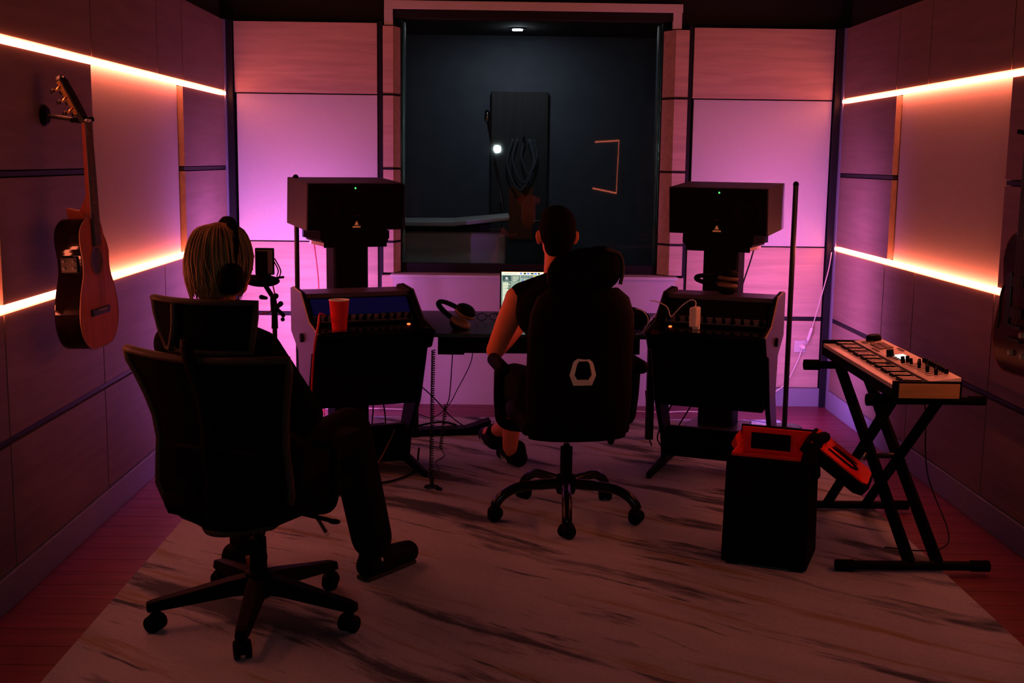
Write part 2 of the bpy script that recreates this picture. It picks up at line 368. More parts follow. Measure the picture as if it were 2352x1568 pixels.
floor = struct(MB().span(WL-0.1, WR+0.1, YR-0.1, D+0.1, -0.06, -0.014).build('floor', 'subfloor'), 'red-brown wooden plank floor')
pw = 0.142; rows = int((D-YR)/pw)+1
plank_mesh = {}
def shared(name, key, mb, material, parent, loc, bevel=0.0):
    if key not in plank_mesh:
        o = mb.build(name, material, parent, bevel=bevel); plank_mesh[key] = o
    else:
        o = plank_mesh[key].copy(); col.objects.link(o); o.parent = parent
    o.location = loc; return o
for i in range(rows):
    y = D - pw*(i+0.5); x = WL; k = i % 3
    for w in ((1.3, 1.3, 1.274), (0.7, 1.874, 1.3), (1.8, 1.0, 1.074))[k]:
        shared('plank', ('plank', w), MB().box((0, 0, -0.007), (w-0.003, pw-0.003, 0.014)), 'plank', floor, (x+w/2, y, 0)); x += w
ceiling = struct(MB().span(WL-0.1, WR+0.1, YR-0.1, D+0.15, ZC, ZC+0.05).build('ceiling', 'ceiling'), 'black ceiling')

GAP = 0.008
def side_wall(name, X, s, label):
    """s=+1: the face looks to +x (left wall)"""
    w = struct(MB().span(X-s*0.16, X-s*0.062, YR, D+0.1, 0, ZC).build(name, 'void'), label)
    def pane(nm, y0, y1, z0, z1, m, depth=0.0, th=0.05):
        g = GAP/2
        mb = MB().box((0, 0, 0), (th, y1-y0-2*g, z1-z0-2*g))
        o = mb.build(nm, m, w, bevel=0.0015); o.location = (X-s*(depth+th/2), (y0+y1)/2, (z0+z1)/2); return o
    ups = [YR+0.02, -1.4, -0.4, 0.16, 1.14, 1.62, 2.63, 3.6, 4.115, 5.135, 6.12, 6.605, 7.60]
    lows = [YR+0.02, -1.4, -0.4, 0.16, 1.14, 1.62, 2.63, 3.14, 4.115, 5.14, 6.14, 6.625, 7.60]
    st = 0.012
    for a, b in zip(ups, ups[1:]): pane('wood_panel', a, b, Z[4]+st, Z[5], 'birch_y_shaded')
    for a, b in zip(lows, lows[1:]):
        pane('wood_panel', a, b, Z[1]+0.010, Z[2]-st, 'birch_y_shaded'); pane('wood_panel', a, b, Z[0], Z[1]-0.010, 'birch_y_shaded')
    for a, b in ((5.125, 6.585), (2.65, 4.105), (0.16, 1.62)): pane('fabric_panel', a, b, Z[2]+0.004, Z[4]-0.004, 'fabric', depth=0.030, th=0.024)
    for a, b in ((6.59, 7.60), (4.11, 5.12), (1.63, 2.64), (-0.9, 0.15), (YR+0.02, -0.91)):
        pane('wood_panel', a, b, Z[2]+st, Z[3]-0.010, 'birch_y_shaded'); pane('wood_panel', a, b, Z[3]+0.010, Z[4]-st, 'birch_y_shaded')
        pane('rail', a, b, Z[3]-0.014, Z[3]+0.014, 'rail', depth=0.006, th=0.04)
    pane('rail', YR+0.02, 7.60, Z[1]-0.014, Z[1]+0.014, 'rail', depth=0.006, th=0.04)
    pane('cap_rail', YR+0.02, 7.60, Z[5], ZC, 'void', depth=0.02, th=0.04)
    return w
wall_left = side_wall('wall_left', WL, 1, 'left wall of birch panels and a recessed fabric panel')
wall_right = side_wall('wall_right', WR, -1, 'right wall of birch panels and a recessed fabric panel')
struct(MB().span(WL-0.06, WL+0.012, YR, 7.60, 0, Z[0]).build('baseboard_left', 'baseboard', bevel=0.002), 'grey-blue skirting along the left wall')
struct(MB().span(WR-0.012, WR+0.06, YR, 7.60, 0, Z[0]).build('baseboard_right', 'baseboard', bevel=0.002), 'grey-blue skirting along the right wall')
struct(MB().span(WL-0.1, WR+0.1, YR-0.1, YR, 0, ZC).build('wall_rear', 'booth_dark'), 'dark wall behind the camera')

# wall-mounted LED strips, set in the joint between the panels
def led_strip(X, s, z, label):
    t = thing('led_strip', label, 'light strip', (X, 5.6, z), 0, 'orange light strips on the side walls')
    MB().span(-s*0.034, s*0.004, -2.1, 2.015, -0.0095, 0.0095).build('diffuser', 'strip', t)
    MB().span(-s*0.050, -s*0.0345, -2.1, 2.015, -0.0095, 0.0095).build('channel', 'black', t)
    return t
led_strip(WL, 1, Z[4], 'upper glowing orange light strip on the left wall above the acoustic guitar')
led_strip(WL, 1, Z[2], 'lower glowing orange light strip on the left wall passing behind the acoustic guitar')
led_strip(WR, -1, Z[4], 'upper glowing orange light strip on the right wall')
led_strip(WR, -1, Z[2], 'lower glowing orange light strip on the right wall above the synthesizer')

# ---- back wall
WX0, WX1 = -0.612, 1.050                    # glass edges
GY = D+0.13
wb = MB()
wb.span(WL-0.1, WX0-0.10, D+0.055, D+0.15, 0, ZC); wb.span(WX1+0.10, WR+0.1, D+0.055, D+0.15, 0, ZC)
wb.span(WX0-0.10, WX1+0.10, D+0.055, D+0.15, 0, 0.84); wb.span(WX0-0.10, WX1+0.10, D+0.055, D+0.15, 2.50, ZC)
wall_back = struct(wb.build('wall_back', 'void'), 'back wall of birch and pale fabric panels around the booth window')
def bpane(nm, x0, x1, z0, z1, m, depth=0.0, th=0.05):
    g = GAP/2
    o = MB().box((0, 0, 0), (x1-x0-2*g, th, z1-z0-2*g)).build(nm, m, wall_back, bevel=0.0015)
    o.location = ((x0+x1)/2, D+depth+th/2, (z0+z1)/2); return o
for x0, x1 in ((-1.655, -0.752), (1.232, 2.128)):
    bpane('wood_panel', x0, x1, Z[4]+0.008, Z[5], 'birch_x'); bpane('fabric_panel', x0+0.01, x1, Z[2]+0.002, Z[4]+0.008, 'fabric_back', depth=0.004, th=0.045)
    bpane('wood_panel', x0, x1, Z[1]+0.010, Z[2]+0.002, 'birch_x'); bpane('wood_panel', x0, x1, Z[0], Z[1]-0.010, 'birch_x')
    bpane('rail', x0, x1, Z[1]-0.014, Z[1]+0.014, 'rail', depth=0.006, th=0.04)
bpane('wood_panel', -0.735, -0.655, 0.13, 0.84, 'birch_x'); bpane('wood_panel', 1.155, 1.222, 0.13, 0.84, 'birch_x')
# splayed blocks on both sides of the window
for s, xo, xi, xg in ((1, -0.720, -0.655, WX0), (-1, 1.205, 1.120, WX1)):
    zs = [0.845, 1.050, 1.515, 1.977, 2.405]
    for z0, z1 in zip(zs, zs[1:]):
        zc = (z0+z1)/2; h = (z1-z0)/2-0.007
        o = MB().prism([(xo, D), (xi, D), (xg-s*0.004, GY-0.02), (xo, GY-0.02)], 'z', -h, h).build('reveal_block', 'birch_x', wall_back, bevel=0.0015); o.location = (0, 0, zc)
    for z in zs[1:-1]:
        MB().prism([(xo, D-0.004), (xi, D-0.004), (xg-s*0.001, GY-0.03), (xo, GY-0.03)], 'z', z-0.007, z+0.007).build('rail', 'rail', wall_back)
for x0, x1 in ((-0.750, -0.724), (1.207, 1.230)):
    MB().span(x0, x1, D+0.01, D+0.05, 0.1, Z[5]+0.01).build('rail', 'rail', wall_back)
# corner posts
struct(MB().span(WL-0.01, -1.658, D-0.03, D+0.05, 0.0, Z[5]).build('trim_1', 'rail'), 'black post in the left back corner')
struct(MB().span(2.132, WR+0.01, D-0.03, D+0.05, 0.0, Z[5]).build('trim_2', 'rail'), 'black post in the right back corner')
struct(MB().span(WL-0.005, WL+0.004, 7.605, D-0.03, 0.0, Z[5]).build('trim_3', 'baseboard'), 'thin grey corner strip on the left')
struct(MB().span(WR-0.004, WR+0.005, 7.605, D-0.03, 0.0, Z[5]).build('trim_4', 'baseboard'), 'thin grey corner strip on the right')
bb = MB(); bb.span(WL+0.01, -0.66, D-0.012, D+0.02, 0, Z[0])
struct(bb.build('baseboard_back', 'baseboard', bevel=0.002), 'grey-blue skirting on the back wall left of the window')
struct(MB().span(1.165, WR-0.01, D-0.012, D+0.02, 0, Z[0]).build('baseboard_back', 'baseboard', bevel=0.002), 'grey-blue skirting on the back wall right of the window')
# window
win = struct(MB().span(WX0-0.10, WX1+0.11, D+0.01, D+0.05, 2.503, 2.556).build('window_1', 'trim_white', bevel=0.003), 'large booth window with dark glass and a pale frame')
for x0, x1 in ((-0.712, -0.658), (1.100, 1.155)): MB().span(x0, x1, D+0.01, D+0.05, 2.405, 2.503).build('frame', 'trim_white', win)
MB().span(WX0-0.04, WX1+0.05, D+0.02, GY+0.03, 2.452, 2.503).build('frame_head', 'void', win)
for x in (WX0-0.012, WX1+0.012): MB().span(x-0.014, x+0.014, GY-0.025, GY+0.03, 0.845, 2.455).build('jamb', 'steel_dark', win)
MB().span(WX0, WX1, GY-0.025, GY+0.03, 0.845, 0.905).build('bottom_rail', 'void', win)
MB().span(WX0, WX1, GY-0.004, GY+0.004, 0.905, 2.455).build('glass_pane', 'glass', win)
for x in (WX0+0.012, WX1-0.012): MB().span(x-0.006, x+0.006, GY+0.03, GY+0.12, 0.905, 2.44).build('inner_jamb', 'chrome', win)
MB().span(-0.672, 1.172, D-0.07, GY-0.01, 0.828, 0.846).build('sill', 'trim_white', win, bevel=0.002)
apron = MB().span(-0.655, 1.155, D-0.045, D+0.05, 0.0, 0.826)
struct(apron.build('trim_5', 'white_paint'), 'white painted board under the window sill')

# ---- recording booth behind the glass
BY0, BY1 = D+0.16, 11.2
struct(MB().span(-2.3, 2.8, BY1, BY1+0.08, 0, 2.75).build('wall_booth_back', 'booth_wall'), 'dark grey back wall of the booth')
struct(MB().span(-2.38, -2.3, BY0, BY1, 0, 2.75).build('wall_booth_left', 'booth_wall'), 'left wall of the booth')
struct(MB().span(2.8, 2.88, BY0, BY1, 0, 2.75).build('wall_booth_right', 'booth_wall'), 'right wall of the booth')
struct(MB().span(-2.3, 2.8, BY0, BY1, 2.70, 2.75).build('ceiling_booth', 'booth_dark'), 'dark booth ceiling')
struct(MB().span(-2.3, 2.8, BY0, BY1, -0.05, 0).build('floor_booth', 'booth_dark'), 'dark booth floor')
d1 = struct(MB().span(-0.05, 0.47, BY1-0.05, BY1-0.001, 0, 2.20).build('door_1', 'booth_brown', bevel=0.004), 'dark brown door at the back of the booth')
MB().span(0.12, 0.34, BY1-0.062, BY1-0.051, 0.85, 1.33).build('door_panel', 'booth_rust', d1)
MB().cyl((0.41, BY1-0.05, 1.02), (0.41, BY1-0.10, 1.02), 0.012).cyl((0.41, BY1-0.10, 1.02), (0.34, BY1-0.10, 1.02), 0.009).build('door_handle', 'chrome', d1)
# ================================================================= BOOTH THINGS
t = thing('counter', 'white counter with a hinged top behind the booth window', 'counter', (-0.45, 8.6, 0))
MB().span(-0.75, 0.52, -0.28, 0.25, 0.0, 1.075).build('body', 'booth_white', t, bevel=0.03)
MB().prism([(-0.8, 1.115), (0.15, 1.118), (0.54, 1.165), (0.545, 1.190), (0.14, 1.150), (-0.8, 1.140)], 'y', -0.32, 0.28).build('lid', 'booth_white', t, bevel=0.006)
MB().span(-0.52, -0.42, -0.325, -0.29, 1.05, 1.10).build('latch', 'booth_rust', t)
MB().span(-0.6, 0.4, -0.2, 0.2, 1.07, 1.125).build('hinge_block', 'booth_dark', t)
t = thing('streak_stand', 'slim chrome microphone stand added in the booth, imitating a light streak on the window', 'stand', (0.03, 9.3, 0))  # added stand, its chrome imitates the streak of light on the glass
MB().lathe([(0.0, 0.0), (0.15, 0.0), (0.15, 0.02), (0.03, 0.035), (0.0, 0.035)]).build('base', 'black_metal', t)
MB().tube([(0, 0, 0.03), (0, 0, 1.25)], 0.012).build('pole', 'chrome', t)
MB().tube([(0.03, 0, 1.20), (-0.115, 0, 1.95)], 0.010).build('boom', 'chrome', t)
MB().ell((-0.105, -0.02, 1.905), (0.022, 0.022, 0.05)).build('microphone', 'chrome', t, smooth=True)
t = thing('cable_coil', 'looped dark cables hanging on the booth door', 'cable', (0.25, BY1-0.08, 1.75))
for i, (dx, w, h) in enumerate(((0, 0.10, 0.38), (0.05, 0.07, 0.30), (-0.03, 0.12, 0.45))):
    MB().tube(smoothpath([(dx-w*0.6, 0, 0.02), (dx-w, -0.01, -h*0.5), (dx, -0.015, -h), (dx+w, -0.01, -h*0.5), (dx+w*0.6, 0, 0.02)]), 0.009, 6).build('loop', 'booth_wall', t, smooth=True)
MB().tube([(0, 0.03, 0.03), (0, -0.03, 0.03)], 0.012).build('hook', 'black_metal', t)
t = thing('ceiling_light', 'small round downlight glowing in the booth ceiling', 'light', (0.17, 10.55, 2.70), 0, 'booth downlights')
MB().lathe([(0.045, 0), (0.060, 0), (0.060, -0.012), (0.045, -0.012)]).build('ring', 'chrome', t)
MB().lathe([(0.0, -0.014), (0.044, -0.014), (0.044, -0.020), (0, -0.020)]).build('bulb', 'downlight', t)
ct = copy_tree(t); ct.location = (0.17, 7.99, 2.70); ct['label'] = 'added booth ceiling downlight above the window, out of view, lighting the white counter'  # unseen second downlight, added to brighten the counter front
# glowing frame on the wall behind the camera, seen only as a reflection in the booth window
t = thing('light_frame', 'glowing orange outline of a frame reflected in the booth window', 'light frame', (1.66, YR+0.03, 1.5))
MB().tube([(-0.18, 0, 0.36), (0.18, 0, 0.385)], 0.008).build('top_tube', 'strip_dim', t)
MB().tube([(0.18, 0, 0.385), (0.16, 0, -0.40)], 0.0030).build('side_tube', 'strip_dim', t)
MB().tube([(0.16, 0, -0.40), (-0.20, 0, -0.33)], 0.009).build('bottom_tube', 'strip_dim', t)

t = thing('work_lamp', 'bright white lamp behind the viewer reflected in the booth window', 'lamp', (0.01, -2.42, 0.0))
MB().lathe([(0, 0), (0.13, 0), (0.13, 0.012), (0.02, 0.03), (0, 0.03)]).build('base', 'black_metal', t)
MB().tube([(0, 0, 0.02), (0, 0, 1.66)], 0.012).build('pole', 'black_metal', t)
hd = MB().lathe([(0.0, -0.045), (0.03, -0.045), (0.058, 0.0), (0.058, 0.02), (0.053, 0.02), (0.052, 0.004), (0.0, 0.004)], (0, 0, 1.735), rot=rotx(R(-90))).build('lamp_head', 'black_metal', t)
MB().lathe([(0.0, 0), (0.050, 0), (0.050, 0.004), (0, 0.004)], (0, 0.006, 1.735), rot=rotx(R(-90))).build('bulb', 'torch', hd)
MB().tube([(0, 0, 1.65), (0, -0.03, 1.72)], 0.010).build('bracket', 'black_metal', t)

# ================================================================= RUG
t = MB().span(-1.355, 1.765, 2.7, 7.20, 0.001, 0.011).build('area_rug', 'rug', bevel=0.004); tag(t, 'large pale rug with dark marble-like streaks', 'rug')
t.data.transform(Matrix.Translation((0, 0, 0)))

# ================================================================= CONSOLES
def console(s, loc, label):
    """s=+1 left console (body to -x of the origin), s=-1 its mirror on the right"""
    t = thing('studio_console', label, 'desk', loc, s*R(22), 'slanted rack consoles')
    X = lambda x: s*x
    W = 0.58
    cheek = [(-0.10, 0.755), (-0.045, 0.665), (0.02, 0.648), (0.12, 0.38), (0.27, 0.16), (0.30, 0.05), (0.0, 0.03), (0.0, 0.0), (0.60, 0.0), (0.60, 0.045), (0.42, 0.06),
             (0.40, 0.18), (0.28, 0.42), (0.30, 0.62), (0.46, 0.70), (0.46, 0.918), (0.415, 0.928), (0.24, 0.915), (0.075, 0.79)]
    def cheek_panel(x0, x1, inner):
        xs_ = (x0, x0+0.004, x1) if inner < 0 else (x1, x1-0.004, x0)
        o = MB().prism(cheek, 'x', X(xs_[0]), X(xs_[1])).build('side_panel', 'console', t, bevel=0.001)
        MB().prism(cheek, 'x', X(xs_[1]), X(xs_[2])).build('panel_shade_core', 'black', o, bevel=0.001)  # added black core, paints shade onto the inner face and edges
        # pale edge banding along the sloping front edge
        e = MB()
        top = [(-0.10, 0.755), (0.075, 0.79), (0.24, 0.915), (0.415, 0.928)]
        for (y0, z0), (y1, z1) in zip(top, top[1:]):
            d = Vector((0, y1-y0, z1-z0)); n = Vector((0, -d.z, d.y)).normalized()*0.0025
            a, b = Vector((0, y0, z0)), Vector((0, y1, z1))
            xs = (X(x0+0.0005), X(x0+0.0065)) if inner < 0 else (X(x1-0.0065), X(x1-0.0005))
            e.add([a+V(xs[0], 0, 0), a+V(xs[1], 0, 0), b+V(xs[1], 0, 0), b+V(xs[0], 0, 0), a+n+V(xs[0], 0, 0), a+n+V(xs[1], 0, 0), b+n+V(xs[1], 0, 0), b+n+V(xs[0], 0, 0)],
                  [(0, 1, 2, 3), (4, 5, 6, 7), (0, 1, 5, 4), (1, 2, 6, 5), (2, 3, 7, 6), (3, 0, 4, 7)])
        e.build('edge_band', 'console_edge' if inner < 0 else 'console', o)
        MB().cyl((X(x0-0.012) if inner < 0 else X(x1+0.012), 0.20, 0.70), (X(x0) if inner < 0 else X(x1), 0.20, 0.70), 0.022, seg=14).build('knob', 'black', o)
        return o
    cheek_panel(-W, -W+0.024, -1); cheek_panel(-0.024, 0.0, 1)
    xa, xb = X(-W+0.026), X(-0.026)
    MB().span(xa, xb, -0.105, 0.10, 0.742, 0.765).build('tray', 'console_black', t, bevel=0.002)
    MB().span(xa, xb, 0.245, 0.455, 0.885, 0.908).build('top_shelf', 'console', t, bevel=0.002)
    MB().span(xa, xb, 0.05, 0.44, 0.372, 0.740).build('rack_body', 'black', t, bevel=0.003)
    for i in range(4): MB().span(X(-W+0.05), X(-0.05), 0.040, 0.049, 0.380+i*0.090, 0.464+i*0.090).build('rack_blank', 'black', t, bevel=0.001)
    MB().span(xa, xb, 0.33, 0.36, 0.045, 0.205).build('lower_stretcher', 'black', t)
    MB().span(xa, xb, 0.430, 0.455, 0.62, 0.884).build('back_panel', 'black', t)
    return t
LC = (-0.321, 5.783, 0.0115); RC = (0.765, 5.795, 0.0115)
console(1, LC, 'black slanted console left of the laptop, with the red cup on it')
console(-1, RC, 'black slanted console right of the laptop, with the white charger on it')

def rack_unit(s, loc, label, knobs):
    """sloping equipment set into a console: sloped panel, its blue sheen painted in on the left unit, above a row of knobs"""
    t = thing('rack_mixer', label, 'audio mixer', loc, s*R(22), 'rack mixers in the consoles')
    cx = -s*0.29; W = 0.52
    # slope from (y .105, z .775) up to (y .238, z .903)
    ang = math.atan2(0.115, 0.128); L = 0.170
    rot = rotx(ang); c0 = Vector((cx, 0.112, 0.772))
    up = rot @ V(0, 1, 0); nn = rot @ V(0, 0, 1)
    MB().box(c0+up*L/2-nn*0.02, (W, L, 0.035), rot).build('body', 'black', t, bevel=0.002)
    MB().box(c0+up*0.112, (W-0.03, 0.100, 0.006), rot).build('display', 'panel_blue_sheen' if s > 0 else 'panel_dark', t, bevel=0.001)  # plain sloped panel; the left one carries the painted blue sheen
    fp = MB().box(c0+up*0.034, (W-0.02, 0.044, 0.006), rot).build('face_plate', 'rack_grey', t, bevel=0.001)
    for i in range(knobs):
        x = cx + s*(-0.23+i*0.46/(knobs-1)); r = 0.010 if i % 3 else 0.013
        b = c0+up*0.026+V(x-cx, 0, 0)
        MB().cyl(b, b+nn*0.030, r, r*0.75, 12).build('knob', 'black', t)
    for i in range(6):
        x = cx + s*(0.10+i*0.022); b = c0+up*0.052+V(x-cx, 0, 0)
        MB().cyl(b, b+nn*0.014, 0.0035, seg=8).build('switch', 'chrome', t)
    x = cx+s*0.205; b = V(x, 0.060, 0.766)
    MB().ell(b, (0.009, 0.010, 0.004), 12, 8).build('indicator_light', 'led_red', t)
    return t
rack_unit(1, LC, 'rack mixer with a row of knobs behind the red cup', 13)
rack_unit(-1, RC, 'rack mixer with a row of knobs behind the white charger', 11)

# middle table between the consoles
t = thing('table', 'black glossy table between the two consoles carrying the laptop', 'table', (0.22, 6.25, 0.0115))
MB().prism([(-0.54, -0.44), (0.545, -0.44), (0.60, -0.02), (0.60, 0.10), (0.70, 0.46), (-0.70, 0.46), (-0.60, 0.10), (-0.60, -0.02)], 'z', 0.700, 0.718).build('table_top', 'black_gloss', t, bevel=0.002)
MB().span(-0.50, 0.50, -0.42, -0.38, 0.620, 0.700).build('apron', 'black', t)
MB().span(-0.50, -0.37, -0.425, -0.30, 0.612, 0.640).build('bracket', 'black', t)
for x in (-0.67, 0.67): MB().span(x-0.02, x+0.02, 0.38, 0.44, 0.0, 0.700).build('leg', 'black', t)

# ================================================================= SPEAKERS AND STANDS
def speaker_stand(s, x, y, label):
    t = thing('speaker_stand', label, 'speaker stand', (x, y, 0.0115), s*R(26), 'speaker stands behind the consoles')
    MB().span(-0.17, 0.17, -0.16, 0.16, 0, 0.018).build('base_plate', 'black_metal', t, bevel=0.003)
    MB().prism([(-0.105, -0.06), (-0.095, -0.075), (0.095, -0.075), (0.105, -0.06), (0.105, 0.075), (-0.105, 0.075)], 'z', 0.018, 1.09).build('column', 'black', t, bevel=0.002)
    MB().span(-0.20, 0.20, -0.145, 0.16, 1.090, 1.106).build('top_plate', 'black', t, bevel=0.002)
    MB().span(-0.185, 0.185, -0.135, 0.14, 1.066, 1.0895).build('wood_spacer', 'wood_pad', t, bevel=0.002)
    MB().span(-0.19, 0.19, -0.147, -0.1455, 1.060, 1.106).build('front_shade_lip', 'black', t)  # added black lip, stands in for shade on the spacer front
    return t
speaker_stand(1, -0.868, 7.00, 'black column speaker stand behind the left console')
speaker_stand(-1, 1.345, 7.00, 'black column speaker stand behind the right console')
def speaker(s, x, y, label):
    t = thing('studio_monitor', label, 'loudspeaker', (x, y, 1.1175), s*R(28), 'studio monitors')
    W, Hh, Dp = 0.585, 0.268, 0.36
    tilt = rotx(R(4.6)); off = V(0, 0, 0.046)
    T = lambda p: tilt @ Vector(p) + off
    def tb(name, x0, x1, y0, y1, z0, z1, m, par=t, bevel=0.002):
        return MB().box(T(((x0+x1)/2, (y0+y1)/2, (z0+z1)/2)), (x1-x0, y1-y0, z1-z0), tilt).build(name, m, par, bevel=bevel)
    tb('cabinet', -W/2, W/2, -Dp/2+0.012, Dp/2, 0.02, 0.02+Hh, 'spk', bevel=0.004)
    bf = tb('baffle', -W/2+0.004, W/2-0.004, -Dp/2, -Dp/2+0.0115, 0.024, 0.016+Hh, 'spk_front')
    for wx in (-0.175, 0.175):
        MB().lathe([(0.093, 0.0), (0.100, 0.004), (0.104, 0.002), (0.106, -0.004)], T((wx, -Dp/2-0.001, 0.155)), 32, tilt @ rotx(R(90))).build('woofer_ring', 'cone', bf, smooth=True)
        MB().lathe([(0.001, -0.001), (0.03, 0.004), (0.055, -0.002), (0.088, 0.003), (0.092, 0.0)], T((wx, -Dp/2-0.004, 0.155)), 32, tilt @ rotx(R(90))).build('woofer', 'cone', bf, smooth=True)
    tb('tweeter_plate', -0.062, 0.062, -Dp/2-0.003, -Dp/2-0.0002, 0.115, 0.245, 'cone', bf)
    MB().lathe([(0.001, 0.006), (0.012, 0.004), (0.022, 0.0), (0.040, 0.002), (0.045, 0)], T((0, -Dp/2-0.006, 0.185)), 24, tilt @ rotx(R(90))).build('tweeter', 'cone', bf, smooth=True)
    MB().ell(T((-s*0.012, -Dp/2-0.004, 0.262)), (0.005, 0.004, 0.005), 10, 8).build('power_light', 'led_green', bf)
    # copper badge, glint painted as emission: a small peaked emblem over a row of letters
    bg = MB(); y = -Dp/2-0.003
    for a, b, c, d in ((-0.011, 0.011, 0.052, 0.058), (-0.008, 0.008, 0.059, 0.065), (-0.004, 0.004, 0.066, 0.073)):
        bg.box(T(((a+b)/2, y, (c+d)/2)), (b-a, 0.003, d-c), tilt)
    for k in range(6): bg.box(T((-0.0205+k*0.0082, y, 0.042)), (0.0060, 0.003, 0.009), tilt)
    bg.build('badge', 'copper_glint', bf)
    tb('model_mark', -0.018, 0.018, -Dp/2-0.004, -Dp/2-0.0032, 0.106, 0.110, 'frame_grey', bf, 0.0)
    MB().prism([(-0.165, -0.0), (0.15, -0.0), (0.15, 0.070), (-0.165, 0.048)], 'x', -0.21, 0.21).build('foam_pad', 'black_rough', t)
    return t
speaker(1, -0.881, 6.995, 'black horizontal studio monitor on the stand left of the window')
speaker(-1, 1.353, 6.995, 'black horizontal studio monitor on the stand right of the window')

# ================================================================= CORNER LAMPS
def floor_lamp(x, y, face, material, label, base_x=0.0, lean=0.0, ztop=1.46):
    t = thing('floor_lamp', label, 'floor lamp', (x, y, 0.0115), 0, 'upright colour lamps')
    MB().lathe([(0, 0), (0.105, 0), (0.105, 0.008), (0.10, 0.012), (0, 0.012)], (base_x, 0, 0), 36).build('base', 'frame_grey', t)
    d = Vector((math.sin(face), math.cos(face), 0)); top = V(0, 0, ztop)
    sd = Vector((d.y, -d.x, 0)); arc_ = [R(90+180*i/10) for i in range(11)]
    MB().prism([((sd*math.sin(a)+d*math.cos(a))*0.0155)[:2] for a in arc_], 'z', 0.012, ztop).build('pole', 'black_metal', t)
    MB().ell(top, (0.0175, 0.0175, 0.0175), 12, 8).build('end_cap', 'black', t, smooth=True)
    side = Vector((d.y, -d.x, 0)); c0, c1 = d*0.001+V(0, 0, 0.05), d*0.001+V(0, 0, ztop-0.02)
    ang = [R(-90+180*i/10) for i in range(11)]      # half-round diffuser turned to the wall
    m = MB().grid([[c+(side*math.sin(a)+d*math.cos(a))*0.0085 for a in ang] for c in (c0, c1)])
    m.build('light_strip', material, t)
    return t
floor_lamp(-1.162, 6.985, R(-45), 'lamp_left', 'slim black lamp pole glowing violet at the wall behind the left console', ztop=1.452)
floor_lamp(1.742, 6.966, R(22), 'lamp_right', 'slim black lamp pole on a round base glowing pink in the right corner', lean=0.014, ztop=1.448)
# ================================================================= SWIVEL CHAIRS
def caster(parent, p, ang, hood='black'):
    w = bpy.data.objects.new('caster', None)
    d = Vector((math.cos(ang), math.sin(ang), 0))
    m = MB()
    for s in (-1, 1): m.cyl(Vector(p)+d*s*0.010+V(0, 0, 0.030), Vector(p)+d*s*0.026+V(0, 0, 0.030), 0.030, seg=20)
    n = Vector((-d.y, d.x, 0))
    m.ell(Vector(p)+V(0, 0, 0.040)+n*0.006, (0.030, 0.030, 0.030), 14, 8)
    m.cyl(Vector(p)+V(0, 0, 0.05), Vector(p)+V(0, 0, 0.095), 0.010, seg=10)
    bpy.data.objects.remove(w)
    return m.build('caster', hood, parent, smooth=True)

ZR = 0.0115
WC = (-0.800, 3.930, ZR)
wc = thing('office_chair', 'black mesh office chair with a headrest, the blonde person sits in it', 'chair', WC, R(-20))
for k, (x, y) in enumerate(((-1.127, 3.80), (-0.785, 3.57), (-0.453, 3.80), (-0.590, 4.215), (-1.042, 4.28))):
    d = Vector((x-WC[0], y-WC[1], 0)); d.normalize(); d = rotz(R(20)) @ d; L = 0.345
    s = Vector((-d.y, d.x, 0)); rows = []
    for tt, zc, w, h in ((0.03, 0.135, 0.036, 0.040), (0.10, 0.130, 0.034, 0.034), (0.25, 0.108, 0.028, 0.026), (0.345, 0.095, 0.024, 0.022), (0.372, 0.090, 0.020, 0.018)):
        c = d*tt+V(0, 0, zc); rows.append([c-s*w-V(0, 0, h), c+s*w-V(0, 0, h), c+s*w*0.8+V(0, 0, h*0.6), c-s*w*0.8+V(0, 0, h*0.6)])
    m = MB().grid(rows, closed=True); m.f += [[0, 1, 2, 3], [16, 17, 18, 19]]; m.mi += [0, 0]
    m.build('leg', 'black', wc, bevel=0.005)
    caster(wc, d*L, math.atan2(d.y, d.x)+0.9+k)
MB().lathe([(0, 0.075), (0.036, 0.075), (0.046, 0.11), (0.046, 0.165), (0.030, 0.172), (0.028, 0.285), (0, 0.285)]).build('hub', 'black', wc, smooth=False)
MB().cyl((0, 0, 0.28), (0, 0, 0.40), 0.014).build('gas_cylinder', 'chrome', wc, smooth=True)
MB().span(-0.10, 0.10, -0.14, 0.12, 0.375, 0.425).build('mechanism', 'black', wc, bevel=0.012)
MB().tube(smoothpath([(0.06, 0.02, 0.39), (0.18, 0.03, 0.375), (0.27, 0.03, 0.365)]), 0.008).build('lever', 'black', wc)
MB().ell((0.275, 0.03, 0.364), (0.024, 0.012, 0.009)).build('lever_knob', 'black', wc, smooth=True)
m = MB()
for rowsz, zz in ((1.0, 0),):
    rows = []
    for y, w, z in ((-0.22, 0.20, 0.445), (-0.19, 0.235, 0.46), (0.0, 0.250, 0.455), (0.20, 0.245, 0.460), (0.27, 0.225, 0.452), (0.29, 0.20, 0.43)):
        rows.append([V(-w, y, z-0.035), V(-w*1.02, y, z), V(-w*0.8, y, z+0.022), V(0, y, z+0.018), V(w*0.8, y, z+0.022), V(w*1.02, y, z), V(w, y, z-0.035), V(0, y, z-0.05)])
    m.grid(rows, closed=True); n = len(rows)*8; m.f += [list(range(8)), list(range(n-8, n))]; m.mi += [0, 0]
m.build('seat', 'mesh_black', wc, smooth=True)
